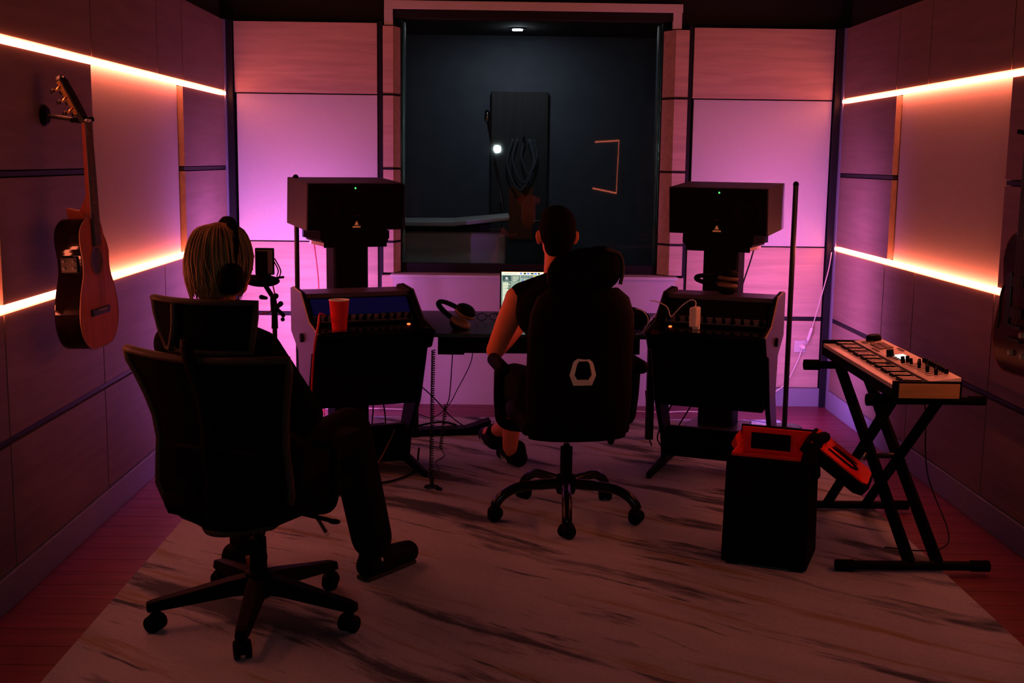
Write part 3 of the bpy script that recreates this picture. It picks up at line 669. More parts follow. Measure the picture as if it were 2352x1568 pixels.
# backrest: curved mesh shell with a frame round it
prof = [(0.930, 0.302, -0.245), (0.905, 0.299, -0.238), (0.86, 0.284, -0.226), (0.79, 0.262, -0.214), (0.72, 0.245, -0.206), (0.64, 0.238, -0.206), (0.56, 0.246, -0.214), (0.49, 0.250, -0.222), (0.43, 0.225, -0.224), (0.385, 0.165, -0.220), (0.362, 0.085, -0.212)]
def shell(off, k=1.0):
    out = []
    for z, w, y in prof:
        out.append([V(w*k*u-0.02-0.055*max(0, z-0.4)/0.55, y+0.075*(u*u)+off, z+(0.010*abs(u) if z > 0.92 else 0)) for u in [i/6 for i in range(-6, 7)]])
    return out
m = MB(); m.grid(shell(0.0, 0.97)); m.grid(shell(-0.012, 0.97))
m.build('backrest', 'mesh_black', wc, smooth=True)
sh = shell(-0.006)
ring = [r[0] for r in sh]+sh[-1][1:-1]+[r[-1] for r in sh[::-1]]+sh[0][1:-1][::-1]+[sh[0][0]]
MB().tube(ring, 0.016, 8, flat=0.8).build('back_frame', 'frame_grey', wc, smooth=True)
MB().tube(smoothpath([(0, -0.10, 0.395), (0, -0.26, 0.42), (0, -0.275, 0.60), (-0.03, -0.262, 0.80), (-0.07, -0.275, 0.95), (-0.08, -0.265, 1.0)]), 0.022, 10, flat=0.7).build('spine', 'black', wc, smooth=True)
MB().box((0, -0.245, 0.60), (0.30, 0.02, 0.11)).build('lumbar_pad', 'black', wc, bevel=0.008)
# headrest
hr = []
for z, w0, w1, y in ((1.112, -0.270, 0.110, -0.215), (1.07, -0.255, 0.110, -0.228), (1.01, -0.233, 0.105, -0.235), (0.955, -0.210, 0.095, -0.235)):
    hr.append([V(w0+(w1-w0)*i/8, y+0.06*((i-4)/4)**2, z) for i in range(9)])
m = MB(); m.grid(hr); m.grid([[p+V(0, -0.010, 0) for p in r] for r in hr]); hrm = m.build('headrest', 'mesh_black', wc, smooth=True)
o = [p+V(0, -0.005, 0) for p in hr[0]]+[r[-1] for r in hr[1:]]+hr[-1][::-1][1:]+[r[0] for r in hr[::-1][1:]]
MB().tube(o, 0.018, 8, flat=0.6).build('headrest_frame', 'frame_grey', hrm, smooth=True)
MB().tube(smoothpath([(-0.165, -0.232, 0.955), (-0.140, -0.245, 1.035), (-0.145, -0.235, 1.105)]), 0.010, 8).build('headrest_rib', 'frame_grey', hrm, smooth=True)
for s in (-1, 1):
    a = MB().tube(smoothpath([(s*0.12, 0.0, 0.40), (s*0.27, 0.0, 0.42), (s*0.295, 0.0, 0.52), (s*0.295, 0.0, 0.64)]), 0.017, 8).build('armrest', 'black', wc, smooth=True)
    MB().box((s*0.295, 0.03, 0.652), (0.075, 0.24, 0.026)).build('arm_pad', 'black_rough', a, bevel=0.010)

# ---- the second chair: padded back with a hexagonal silver emblem
MC = (0.324, 5.150, ZR)
mc = thing('office_chair', 'black padded executive chair with a silver hexagon ring on its back', 'chair', MC, R(9))
for k in range(5):
    a = R(-90-2.2+72*k) - R(9); d = Vector((math.cos(a), math.sin(a), 0))
    pts = smoothpath([d*0.02+V(0, 0, 0.150), d*0.12+V(0, 0, 0.150), d*0.22+V(0, 0, 0.145), d*0.285+V(0, 0, 0.118), d*0.318+V(0, 0, 0.085), d*0.325+V(0, 0, 0.066)], 5)
    MB().tube(pts, [0.024]*6+[0.022]*(len(pts)-6), 10).build('leg', 'steel_dark', mc, smooth=True)
    caster(mc, d*0.325, a+0.6+k*0.9)
MB().lathe([(0, 0.105), (0.040, 0.105), (0.044, 0.12), (0.044, 0.185), (0.027, 0.19), (0.027, 0.315), (0, 0.315)]).build('hub', 'black', mc)
MB().cyl((0, 0, 0.31), (0, 0, 0.40), 0.0145).build('gas_cylinder', 'chrome', mc, smooth=True)
MB().span(-0.09, 0.09, -0.10, 0.12, 0.375, 0.405).build('mechanism', 'black', mc, bevel=0.01)
MB().tube(smoothpath([(0.05, 0.05, 0.39), (0.17, 0.06, 0.385), (0.20, 0.05, 0.36)]), 0.007).build('lever', 'black', mc)
MB().ell((0.215, 0.05, 0.335), (0.018, 0.014, 0.030)).build('lever_knob', 'black', mc, smooth=True)
m = MB()
m.span(-0.235, 0.235, -0.20, 0.27, 0.410, 0.475); m.ell((0, 0.04, 0.475), (0.225, 0.225, 0.045)); m.ell((-0.2, 0.04, 0.46), (0.06, 0.23, 0.05)); m.ell((0.2, 0.04, 0.46), (0.06, 0.23, 0.05))
blob(m, 'seat', 'leather', mc, 0.012, 8)
m = MB(); rows = []
for z, w, y, th in ((0.405, 0.215, -0.235, 0.045), (0.50, 0.232, -0.240, 0.055), (0.62, 0.236, -0.245, 0.058), (0.74, 0.232, -0.255, 0.056), (0.86, 0.232, -0.268, 0.052), (0.94, 0.226, -0.280, 0.050), (1.01, 0.200, -0.288, 0.048), (1.05, 0.150, -0.292, 0.042)):
    rows.append([V(w*math.cos(t)*(1 if abs(math.cos(t)) < 0.9 else 0.98), y+th*math.sin(t)*(0.8 if math.sin(t) < 0 else 1.0)-0.02+0.05*abs(math.cos(t))**3, z) for t in [2*math.pi*i/20 for i in range(20)]])
m.grid(rows, closed=True); n = len(rows)*20; m.f += [list(range(20)), list(range(n-20, n))]; m.mi += [0, 0]
bk = m.build('backrest', 'leather', mc, smooth=True)
m = MB(); m.span(-0.03, 0.125, -0.335, -0.265, 1.070, 1.200); m.ell((0.055, -0.305, 1.135), (0.098, 0.045, 0.095)); m.ell((-0.06, -0.305, 1.10), (0.110, 0.042, 0.110)); m.ell((0.0, -0.305, 1.14), (0.12, 0.042, 0.082)); m.span(-0.06, 0.10, -0.33, -0.285, 0.98, 1.08)
hm = blob(m, 'headrest', 'leather', mc, 0.009, 14)
MB().tube(smoothpath([(0.075, -0.335, 1.215), (0.135, -0.320, 1.19), (0.150, -0.315, 1.13), (0.140, -0.32, 1.07)]), 0.008, 8).build('piping', 'frame_grey', hm, smooth=True)
# emblem ring
hexo = [(0.055, -0.018), (0.040, 0.040), (0.028, 0.056), (-0.028, 0.056), (-0.040, 0.040), (-0.055, -0.018), (-0.038, -0.060), (0.038, -0.060)]
hexi = [(0.036, -0.016), (0.026, 0.030), (0.018, 0.040), (-0.018, 0.040), (-0.026, 0.030), (-0.036, -0.016), (-0.024, -0.036), (0.024, -0.036)]
m = MB(); yb = -0.318
for (o0, o1, i0, i1) in [(hexo[k], hexo[(k+1) % 8], hexi[k], hexi[(k+1) % 8]) for k in range(8)]:
    P = lambda p, y: V(p[0]*1.02-0.008, y, 0.712+p[1]*1.02)
    m.add([P(o0, yb), P(o1, yb), P(i1, yb-0.006), P(i0, yb-0.006), P(o0, yb+0.02), P(o1, yb+0.02), P(i1, yb+0.02), P(i0, yb+0.02)], [(0, 1, 2, 3), (4, 5, 6, 7), (0, 1, 5, 4), (3, 2, 6, 7)])
eo = m.build('emblem_ring', 'white_plastic', bk)
for s in (-1, 1):
    a = MB().tube(smoothpath([(s*0.10, 0.02, 0.40), (s*0.27, 0.02, 0.42), (s*0.300, 0.02, 0.50), (s*0.305, 0.0, 0.66)]), 0.024, 10).build('armrest', 'black', mc, smooth=True)
    pm = MB().cap((s*0.305, -0.10, 0.685), 0.030, (s*0.305, 0.16, 0.685), 0.030)
    pd = pm.build('arm_pad', 'leather', a, smooth=True); pd.scale = (1, 1, 1)

# ================================================================= PEOPLE
def hand(m, wrist, d, up, s=1, curl=0.5, size=1.0):
    """palm, four fingers and a thumb growing from the wrist along d; up = back of the hand; s = side of the thumb"""
    d = Vector(d).normalized(); up = (Vector(up)-d*Vector(up).dot(d)).normalized(); sd = d.cross(up)*s; w = Vector(wrist)
    m.cap(w, 0.026*size, w+d*0.045*size, 0.030*size)
    for k, (o, L) in enumerate(((0.030, 0.072), (0.010, 0.080), (-0.010, 0.074), (-0.029, 0.058))):
        b = w+d*0.075*size+sd*o*size; m.cap(w+d*0.03*size+sd*o*0.7*size, 0.015*size, b, 0.0125*size, 10)
        p, dd, seg = b, d.copy(), L*size/3
        for j in range(3):
            q = p+dd*seg; m.cap(p, (0.0095-0.0008*j)*size, q, (0.0088-0.0008*j)*size, 10); p = q
            dd = (dd*math.cos(curl)-up*math.sin(curl)).normalized()
    b = w+d*0.02*size+sd*0.028*size; t1 = b+(d*0.6+sd*0.7-up*0.2).normalized()*0.038*size; t2 = t1+(d*0.95+sd*0.15-up*0.2).normalized()*0.032*size
    m.cap(b, 0.014*size, t1, 0.0115*size, 10); m.cap(t1, 0.0115*size, t2, 0.009*size, 10)
def shoe_mesh(m, heel, toe, z, h=0.085, w=0.052):
    heel, toe = Vector(heel), Vector(toe); d = (toe-heel); L = d.length; d.normalize()
    m.cap(heel+d*0.045+V(0, 0, z+w*1.0), w*0.92, heel+d*0.12+V(0, 0, z+w*1.05), w*0.98); m.cap(heel+d*0.12+V(0, 0, z+w*1.05), w*0.98, toe-d*0.05+V(0, 0, z+w*0.92), w*0.86)
    m.cap(toe-d*0.08+V(0, 0, z+w*0.95), w*0.90, toe-d*0.045+V(0, 0, z+w*0.85), w*0.80); m.cap(heel+d*0.05+V(0, 0, z+0.052), w*0.9, heel+d*0.06+V(0, 0, z+h+0.02), w*0.85); m.cap(heel+d*0.07+V(0, 0, z+h), w*0.85, heel+d*0.17+V(0, 0, z+w*1.15), w*0.85)
def head_mesh(m, c, face, tilt=None, s=1.0):
    """skull, jaw, nose, brow, lips and ears; face = yaw of the gaze (0 looks to +y)"""
    Rm = rotz(face); C = Vector(c); E = lambda p, r: m.ell(C+Rm @ (Vector(p)*s), Vector(r)*s, 18, 12, Rm)
    E((0, -0.012, 0.025), (0.075, 0.094, 0.092)); E((0, 0.035, -0.035), (0.058, 0.062, 0.075)); E((0, 0.052, -0.082), (0.036, 0.038, 0.030))
    E((0, 0.090, 0.022), (0.052, 0.014, 0.014)); E((0, 0.105, -0.012), (0.011, 0.018, 0.026)); E((0, 0.116, -0.026), (0.014, 0.012, 0.010))
    E((0, 0.096, -0.056), (0.024, 0.009, 0.006)); E((0, 0.094, -0.066), (0.020, 0.009, 0.006))
    for q in (-1, 1): E((q*0.032, 0.083, 0.006), (0.014, 0.012, 0.010)); E((q*0.078, -0.002, -0.008), (0.010, 0.020, 0.032)); E((q*0.086, -0.012, 0.0), (0.008, 0.010, 0.024))
    return Rm

# ---- blonde person, local frame of the left chair
wp = thing('person', 'blonde person in dark clothes and headphones seated in the mesh chair', 'person', WC, R(-20))
body = MB()
HC = V(-0.125, 0.030, 1.212); pel = V(-0.02, -0.02, 0.545); ch = V(-0.11, -0.07, 0.86); nb = V(-0.125, -0.035, 1.00)
body.cap(pel, 0.125, V(-0.06, -0.05, 0.70), 0.105); body.cap(V(-0.06, -0.05, 0.70), 0.105, ch, 0.115); body.ell(ch+V(0, 0.01, 0.02), (0.16, 0.10, 0.12))
body.cap(nb-V(0, 0.02, 0.06), 0.062, HC-V(0, 0.02, 0.08), 0.050)
face_w = R(-14)
head_mesh(body, HC, face_w)
shl, shr = V(-0.285, -0.045, 0.945), V(0.06, -0.055, 0.945)
body.cap(shl, 0.052, shr, 0.052)
ell_, elr = V(-0.315, 0.06, 0.705), V(0.165, 0.06, 0.715); wrl, wrr = V(-0.12, 0.22, 0.615), V(0.020, 0.22, 0.615)
for a, b, c in ((shl, ell_, wrl), (shr, elr, wrr)): body.cap(a, 0.047, b, 0.038); body.cap(b, 0.037, c, 0.025)
hand(body, wrl, V(0.35, 0.8, -0.15), V(0, 0, 1), 1, 0.35); hand(body, wrr, V(0.02, 0.80, 0.10), V(-0.2, 0, 1), -1, 0.30)
hipl, hipr = V(-0.115, 0.0, 0.535), V(0.085, 0.0, 0.535); knl, knr = V(-0.165, 0.42, 0.555), V(0.115, 0.455, 0.575); anl, anr = V(-0.245, 0.315, 0.095), V(0.185, 0.500, 0.10)
for a, b, c in ((hipl, knl, anl), (hipr, knr, anr)): body.cap(a, 0.080, b, 0.058); body.cap(b, 0.056, c, 0.036)
for a, t in ((anl, V(-0.29, 0.40, 0.035)), (anr, V(0.23, 0.66, 0.04))): body.cap(a-V(0, 0, 0.03), 0.034, t, 0.028)
wb_ = blob(body, 'body', 'skin', wp, 0.0065, 4)
m = MB()      # long-sleeved black top
m.cap(pel+V(0, 0, 0.02), 0.148, V(-0.06, -0.05, 0.70), 0.128); m.cap(V(-0.06, -0.05, 0.70), 0.128, ch, 0.135); m.ell(ch+V(0, 0.01, 0.02), (0.182, 0.118, 0.135))
m.cap(shl+V(0.01, 0, 0.0), 0.068, nb+V(-0.02, -0.01, -0.01), 0.066); m.cap(shr-V(0.01, 0, 0), 0.068, nb+V(0.02, -0.01, -0.01), 0.066); m.cap(nb-V(0, 0.01, 0.05), 0.082, nb+V(0, 0.0, 0.01), 0.064)
for a, b, c in ((shl, ell_, wrl), (shr, elr, wrr)): m.cap(a, 0.066, b, 0.054); m.cap(b, 0.054, c+(c-b).normalized()*-0.01, 0.040)
blob(m, 'shirt', 'shirt', wp, 0.010, 6)
m = MB()      # wide trousers
m.cap(hipl, 0.120, hipr, 0.120)
for a, b, c, w in ((hipl, knl, anl, 0.062), (hipr, knr, anr, 0.078)): m.cap(a, 0.100, b, 0.082); m.cap(b, 0.084, c+V(0, 0, 0.055), w)
blob(m, 'trousers', 'denim', wp, 0.010, 6)
for s, hl, to, z in ((0, (-0.275, 0.215, 0), (-0.265, 0.47, 0), 0.0), (1, (0.170, 0.432, 0), (0.262, 0.735, 0), 0.002)):
    m = MB(); shoe_mesh(m, hl, to, z); so = blob(m, 'shoe', 'shoe', wp, 0.006, 6)
    h0, t0 = Vector(hl), Vector(to); dd = (t0-h0).normalized(); h0 = h0+dd*0.012; t0 = t0-dd*0.030; nn = Vector((-dd.y, dd.x, 0))
    MB().add([h0+nn*0.034+V(0, 0, z), h0-nn*0.034+V(0, 0, z), t0-nn*0.034+V(0, 0, z), t0+nn*0.034+V(0, 0, z), h0+nn*0.034+V(0, 0, z+0.018), h0-nn*0.034+V(0, 0, z+0.018), t0-nn*0.034+V(0, 0, z+0.018), t0+nn*0.034+V(0, 0, z+0.018)],
             [(0, 1, 2, 3), (4, 5, 6, 7), (0, 1, 5, 4), (1, 2, 6, 5), (2, 3, 7, 6), (3, 0, 4, 7)]).build('sole', 'sole', so, bevel=0.008)
MB().cap(anr+V(0.004, 0.0, -0.005), 0.044, anr+V(0.010, 0.010, -0.040), 0.046).build('sock', 'sock', wp, smooth=True)
m = MB()      # hair: chin-length bob
Rm = rotz(face_w); Ew = lambda p, r, q=m: q.ell(HC+Rm @ Vector(p), r, 20, 14, Rm)
Ew((0, -0.022, 0.036), (0.092, 0.108, 0.104)); Ew((0, -0.058, -0.025), (0.088, 0.064, 0.100)); Ew((0.052, -0.030, -0.022), (0.042, 0.070, 0.086)); Ew((-0.052, -0.030, -0.022), (0.042, 0.070, 0.086)); Ew((0, -0.06, -0.075), (0.060, 0.046, 0.058))
hair = blob(m, 'hair', 'blonde', wp, 0.008, 4)
rnd = random.Random(3); st = MB()
for i in range(230):
    a = rnd.uniform(0, 2*math.pi); st0 = V(0.012*math.cos(a), -0.02+0.012*math.sin(a), 0.136)
    if -0.2 < math.sin(a) and abs(math.cos(a)) < 0.55 and math.sin(a) > 0.6: continue
    k = rnd.uniform(0.985, 1.075); zb = rnd.uniform(-0.135, -0.07); j1, j2 = rnd.uniform(-0.08, 0.22), rnd.uniform(-0.15, 0.4)
    pts = [st0, V(0.070*math.cos(a)*k, -0.022+0.080*math.sin(a)*k, 0.112), V(0.098*math.cos(a)*k, -0.024+0.110*math.sin(a)*k, 0.03), V(0.098*math.cos(a+j1)*k, -0.035+0.100*math.sin(a+j1)*k, -0.045), V(0.074*math.cos(a+j2)*k, -0.045+0.078*math.sin(a+j2)*k, zb)]
    st.tube([HC+Rm @ p for p in smoothpath(pts, 4)], [0.0030]*12+[0.0024, 0.0020, 0.0016, 0.0012, 0.0008], 5)
so = st.build('hair_strands', 'blonde2', wp, smooth=True); so['kind'] = 'stuff'

def headphones(label, loc, rot, spread=0.088, cush='black_rough', parent_rot=None, r=0.095, tilt=0.0):
    t = thing('headphones', label, 'headphones', loc, 0); t.rotation_euler = rot
    arc = [V(spread*math.cos(a)*1.06, 0, r*math.sin(a)*1.25) for a in [math.pi*i/16 for i in range(17)]]
    MB().tube(arc, 0.019, 8, flat=0.6).build('headband', 'black_rough', t, smooth=True)
    for s in (-1, 1):
        c = V(s*(spread+0.012), 0, -0.028); q = roty(R(90)*s)
        e = MB().lathe([(0, 0.028), (0.030, 0.026), (0.044, 0.014), (0.047, 0.0), (0.044, -0.006), (0, -0.006)], c, 24, q @ Matrix.Diagonal((1.15, 1, 1))).build('ear_cup', 'black', t, smooth=True)
        MB().lathe([(0.022, -0.008), (0.043, -0.006), (0.049, -0.014), (0.046, -0.024), (0.030, -0.028), (0.022, -0.020)], c, 24, q @ Matrix.Diagonal((1.15, 1, 1))).build('ear_cushion', cush, e, smooth=True)
        MB().tube([V(s*spread*1.06, 0, 0.0), c+V(0, 0, 0.04)], 0.010, 8).build('yoke', 'black_metal', t)
    return t
wloc = Vector(WC)+rotz(R(-20)) @ HC
headphones('black headphones worn over the blonde hair', tuple(wloc+V(0, 0, -0.012)+rotz(R(-62)) @ V(0, -0.012, 0)), (R(-10), 0, R(-60)), spread=0.104, r=0.130)

# ---- the other person, local frame of the right chair
mp_ = thing('person', 'dark-haired person in a sleeveless black shirt facing the laptop', 'person', MC, R(9))
inv = lambda p: rotz(R(-9)) @ (Vector(p)-Vector((MC[0], MC[1], 0)))      # world -> chair frame
body = MB()
HC2 = inv((0.276, 5.38, 1.232)); pel = inv((0.315, 5.15, 0.545)); ab = inv((0.30, 5.18, 0.70)); ch = inv((0.285, 5.25, 0.88)); nb = inv((0.278, 5.31, 1.03))
body.cap(pel, 0.130, ab, 0.120); body.cap(ab, 0.120, ch, 0.130); body.ell(ch+V(0, 0, 0.02), (0.18, 0.11, 0.13)); body.cap(nb-V(0, 0.02, 0.06), 0.070, HC2-V(0, 0.015, 0.07), 0.058)
head_mesh(body, HC2, R(-4), s=1.06)
shl, shr = inv((0.100, 5.29, 0.955)), inv((0.455, 5.30, 0.955)); ell_, elr = inv((0.004, 5.40, 0.705)), inv((0.56, 5.42, 0.715)); wrl, wrr = inv((0.13, 5.66, 0.785)), inv((0.42, 5.69, 0.785))
body.cap(shl, 0.058, shr, 0.058)
for a, b, c in ((shl, ell_, wrl), (shr, elr, wrr)):
    mid = (a+b)/2; body.cap(a, 0.056, mid, 0.052); body.cap(mid, 0.052, b, 0.042); body.cap(b, 0.043, (b*0.6+c*0.4), 0.040); body.cap(b*0.6+c*0.4, 0.040, c, 0.027)
hand(body, wrl, inv((0.17, 5.9, 0.775))-inv((0.13, 5.66, 0.785)), V(0, 0, 1), -1, 0.30); hand(body, wrr, inv((0.38, 5.92, 0.775))-inv((0.42, 5.69, 0.785)), V(0, 0, 1), 1, 0.30)
hipl, hipr = inv((0.215, 5.18, 0.54)), inv((0.405, 5.20, 0.54)); knl, knr = inv((0.095, 5.60, 0.52)), inv((0.42, 5.64, 0.54)); anl, anr = inv((0.085, 5.945, 0.115)), inv((0.015, 6.16, 0.15))
for a, b, c in ((hipl, knl, anl), (hipr, knr, anr)):
    body.cap(a, 0.088, b, 0.060); mid = b*0.65+c*0.35; body.cap(b, 0.058, mid, 0.056); body.cap(mid, 0.056, c, 0.038)
for a, t in ((anl, inv((0.10, 6.05, 0.05))), (anr, inv((-0.03, 6.22, 0.13)))): body.cap(a, 0.036, t, 0.030)
blob(body, 'body', 'skin', mp_, 0.0065, 4)
m = MB()      # sleeveless shirt
m.cap(pel, 0.160, ab, 0.148); m.cap(ab, 0.148, ch, 0.152); m.ell(ch+V(0, 0, 0.02), (0.198, 0.128, 0.150))
m.cap(shl+V(0.022, 0, 0.012), 0.064, nb+V(-0.03, -0.01, -0.015), 0.064); m.cap(shr-V(0.022, 0, -0.012), 0.064, nb+V(0.03, -0.01, -0.015), 0.064); m.cap(nb-V(0, 0.01, 0.05), 0.09, nb-V(0, 0.0, 0.005), 0.068)
blob(m, 'shirt', 'shirt', mp_, 0.009, 6)
m = MB(); m.cap(hipl, 0.125, hipr, 0.125)
for a, b, c in ((hipl, knl, anl), (hipr, knr, anr)): m.cap(a, 0.108, b, 0.092); m.cap(b, 0.090, b*0.72+c*0.28, 0.088)
blob(m, 'shorts', 'denim', mp_, 0.010, 5)
for i, (hl, to, z) in enumerate((((0.150, 5.935, 0), (0.035, 6.175, 0), 0.0), ((0.020, 6.115, 0), (-0.055, 6.37, 0), 0.045))):
    m = MB(); a, b = inv(hl), inv(to); a.z = b.z = 0; shoe_mesh(m, a, b, z, 0.08); so = blob(m, 'shoe', 'shoe', mp_, 0.006, 6)
    dd = (b-a).normalized(); nn = Vector((-dd.y, dd.x, 0))
    for k in range(3):
        c = a+dd*(0.10+k*0.022)
        MB().tube(smoothpath([c+nn*0.043+V(0, 0, z+0.018), c+dd*0.012+nn*0.046+V(0, 0, z+0.045), c+dd*0.030+nn*0.036+V(0, 0, z+0.072)]), 0.0035, 6).build('stripe', 'stripe', so)
m = MB(); Rm2 = rotz(R(-4)); Em = lambda p, r: m.ell(HC2+Rm2 @ (Vector(p)*1.06), Vector(r)*1.06, 20, 14, Rm2)
Em((0, -0.018, 0.040), (0.081, 0.094, 0.090)); Em((0, -0.040, 0.005), (0.077, 0.072, 0.060)); Em((0, 0.02, 0.075), (0.068, 0.075, 0.055)); Em((0, -0.052, -0.035), (0.062, 0.046, 0.062))
blob(m, 'hair', 'dark_hair', mp_, 0.007, 4)
# ================================================================= THINGS ON THE DESKS
CA = R(22)
def lcon(x, y, z): return Vector(LC)+rotz(CA) @ V(x, y, z)
def rcon(x, y, z): return Vector(RC)+rotz(-CA) @ V(x, y, z)
p = lcon(-0.452, -0.012, 0.7655)
cup = thing('cup', 'red paper cup standing on the left console', 'cup', tuple(p))
MB().lathe([(0.0, 0.004), (0.033, 0.004), (0.033, 0.0), (0.035, 0.0), (0.0475, 0.138), (0.0465, 0.138), (0.034, 0.008), (0.0, 0.008)], seg=36).build('wall', 'red_cup', cup, smooth=False)
MB().lathe([(0.0, 0.009), (0.0335, 0.009), (0.0460, 0.137), (0.0440, 0.137), (0.0325, 0.011), (0.0, 0.011)], seg=36).build('lining', 'cup_inside', cup)
MB().tube([V(0.0472*math.cos(a), 0.0472*math.sin(a), 0.139) for a in [2*math.pi*i/36 for i in range(37)]], 0.0024, 6).build('rim', 'cup_inside', cup)

t = MB().tube(smoothpath([lcon(-0.49, 0.11, 0.815), lcon(-0.535, 0.03, 0.835), lcon(-0.575, -0.10, 0.80), lcon(-0.600, -0.125, 0.70), lcon(-0.612, -0.11, 0.50), lcon(-0.62, -0.09, 0.25), lcon(-0.63, -0.06, 0.06), lcon(-0.66, -0.02, 0.008)], 8), 0.0052, 8).build('cable', 'red_cable', smooth=True)
tag(t, 'red cable hanging down the side of the left console', 'cable')

# laptop with an editing program on the screen
lp = thing('laptop', 'open laptop with a lit audio editing screen on the middle table', 'laptop', (0.205, 6.33, 0.7300))
MB().span(-0.179, 0.179, -0.26, -0.015, 0.0, 0.014).build('base', 'frame_grey', lp, bevel=0.004)
m = MB()
for r_ in range(5):
    for k in range(13): m.span(-0.150+k*0.0235, -0.130+k*0.0235, -0.135+r_*0.020, -0.118+r_*0.020, 0.0141, 0.0155)
kb = m.build('keyboard', 'black', lp); kb['kind'] = 'stuff'
tl = rotx(R(-14)); lid0 = V(0, -0.012, 0.012)
def LS(x, z, y=0.0): return lid0 + tl @ V(x, y, z)
def quad(mb, x0, x1, z0, z1, y): mb.add([LS(x0, z0, y), LS(x1, z0, y), LS(x1, z1, y), LS(x0, z1, y)], [(0, 1, 2, 3)])
MB().box(LS(0, 0.131, 0.004), (0.358, 0.006, 0.262), tl).build('lid', 'black', lp, bevel=0.003)
cols = [('scr_grey', (0.26, 0.34, 0.28), 0.75), ('scr_cream', (0.95, 0.90, 0.62), 0.85), ('scr_dark', (0.05, 0.10, 0.09), 0.6), ('scr_white', (0.85, 0.85, 1.0), 1.0), ('scr_list', (0.80, 0.86, 0.62), 0.75), ('scr_yellow', (0.95, 0.80, 0.04), 0.9), ('scr_blue', (0.10, 0.20, 0.75), 0.8), ('scr_mid', (0.16, 0.22, 0.18), 0.7), ('scr_red', (0.85, 0.22, 0.05), 0.8)]
sm = [emission(n, c, s*1.7) for n, c, s in cols]
m = MB(); W2, Z0, Z1 = 0.171, 0.010, 0.252
def q(ci, x0, x1, z0, z1, y=-0.0002):
    m.cur = ci; quad(m, x0, x1, z0, z1, y)
q(0, -W2, W2, Z0, Z1, 0.0)
q(8, -W2, W2, 0.2500, 0.2520, -0.0003)
q(1, -W2, W2, 0.2345, 0.2500)                                     # toolbar
for k in range(9): q(0, -0.160+k*0.008, -0.155+k*0.008, 0.2400, 0.2445, -0.0004)
for k, w in enumerate((0.010, 0.014, 0.012, 0.016, 0.014, 0.012)): q(2 if k % 2 else 6, -0.072+k*0.019, -0.072+k*0.019+w, 0.2375, 0.2470, -0.0004)
q(2, -0.166, -0.120, 0.2010, 0.2310); q(3, -0.149, -0.138, 0.2135, 0.2210, -0.0004)      # inspector icon
q(4, -0.153, -0.132, 0.2070, 0.2090, -0.0004)
q(7, -0.166, -0.120, 0.0120, 0.1990)
rl = random.Random(11); z = 0.194
while z > 0.016:
    q(4, -0.164, -0.164+rl.uniform(0.018, 0.040), z-0.0030, z, -0.0004); z -= 0.0050
q(7, -0.117, -0.070, 0.2000, 0.2310)
for k in range(5): q(4, -0.112, -0.112+rl.uniform(0.015, 0.034), 0.2240-k*0.0055, 0.2258-k*0.0055, -0.0004)
q(4, -0.0685, -0.0672, 0.0120, 0.2320, -0.0004)
q(2, -0.065, W2, 0.2200, 0.2310)
for k in range(8): q(3, -0.060+k*0.009, -0.056+k*0.009, 0.2235, 0.2270, -0.0004)
q(5, 0.0, W2, 0.2235, 0.2290, -0.0004)
for k in range(6):
    z1 = 0.2160-k*0.034
    q(7 if k % 2 else 0, -0.065, W2, z1-0.032, z1, -0.0003)
    q(6, -0.062, -0.055, z1-0.013, z1-0.006, -0.0005); q(4, -0.050, -0.050+rl.uniform(0.02, 0.045), z1-0.011, z1-0.007, -0.0005)
    q(2, -0.030, -0.006, z1-0.017, z1-0.014, -0.0005)
    x = 0.0
    while x < W2-0.02:
        w = rl.uniform(0.02, 0.06); w = min(w, W2-x); q(3 if k % 2 == 0 else 6, x, x+w-0.002, z1-0.028, z1-0.003, -0.0005); x += w
m.build('screen', sm, lp)
MB().cyl(LS(-0.15, 0.0, 0.003), LS(0.15, 0.0, 0.003), 0.006, seg=10).build('hinge', 'black', lp)

# headphones lying on the middle table and on the right console
headphones('black headphones with brown cushions lying on the middle table', (-0.185, 5.985, 0.8000), (R(8), R(-62), R(-32)), spread=0.030, cush='cushion', r=0.100)
hp = rcon(0.275, 0.345, 0.975)
headphones('black headphones lying on top of the right console by the speaker stand', tuple(hp), (R(8), R(-84), R(-12)), spread=0.022, cush='cushion', r=0.105)
# small dark shoulder bag right of the chair
b = thing('pouch', 'soft black pouch on the table between the chair and the right console', 'bag', (0.655, 6.02, 0.7360))
m = MB(); m.ell((0, 0, 0.055), (0.135, 0.09, 0.060)); m.ell((-0.05, 0.0, 0.075), (0.085, 0.075, 0.050)); m.ell((0.07, 0.01, 0.05), (0.07, 0.07, 0.045))
m.span(-0.10, 0.10, -0.06, 0.06, 0.0, 0.03); blob(m, 'body', 'leather', b, 0.008, 8)
MB().tube(smoothpath([(-0.10, -0.06, 0.06), (0.0, -0.095, 0.095), (0.10, -0.06, 0.06), (0.125, -0.03, 0.02)]), 0.005, 6).build('strap', 'leather', b, smooth=True)
t = thing('eyeglasses', 'folded black eyeglasses beside the laptop screen', 'glasses', (-0.035, 6.30, 0.7300), R(10))
for s in (-1, 1):
    MB().tube([V(s*0.034+0.026*math.cos(a), -0.0, 0.022+0.019*math.sin(a)) for a in [2*math.pi*i/18 for i in range(19)]], 0.0022, 6).build('rim', 'black', t, smooth=True)
    MB().tube([(s*0.062, 0, 0.028), (s*0.060, 0.06, 0.026), (s*0.050, 0.125, 0.012)], 0.002, 6).build('temple', 'black', t)
MB().tube([(-0.009, 0, 0.027), (0.009, 0, 0.027)], 0.002, 6).build('bridge', 'black', t)

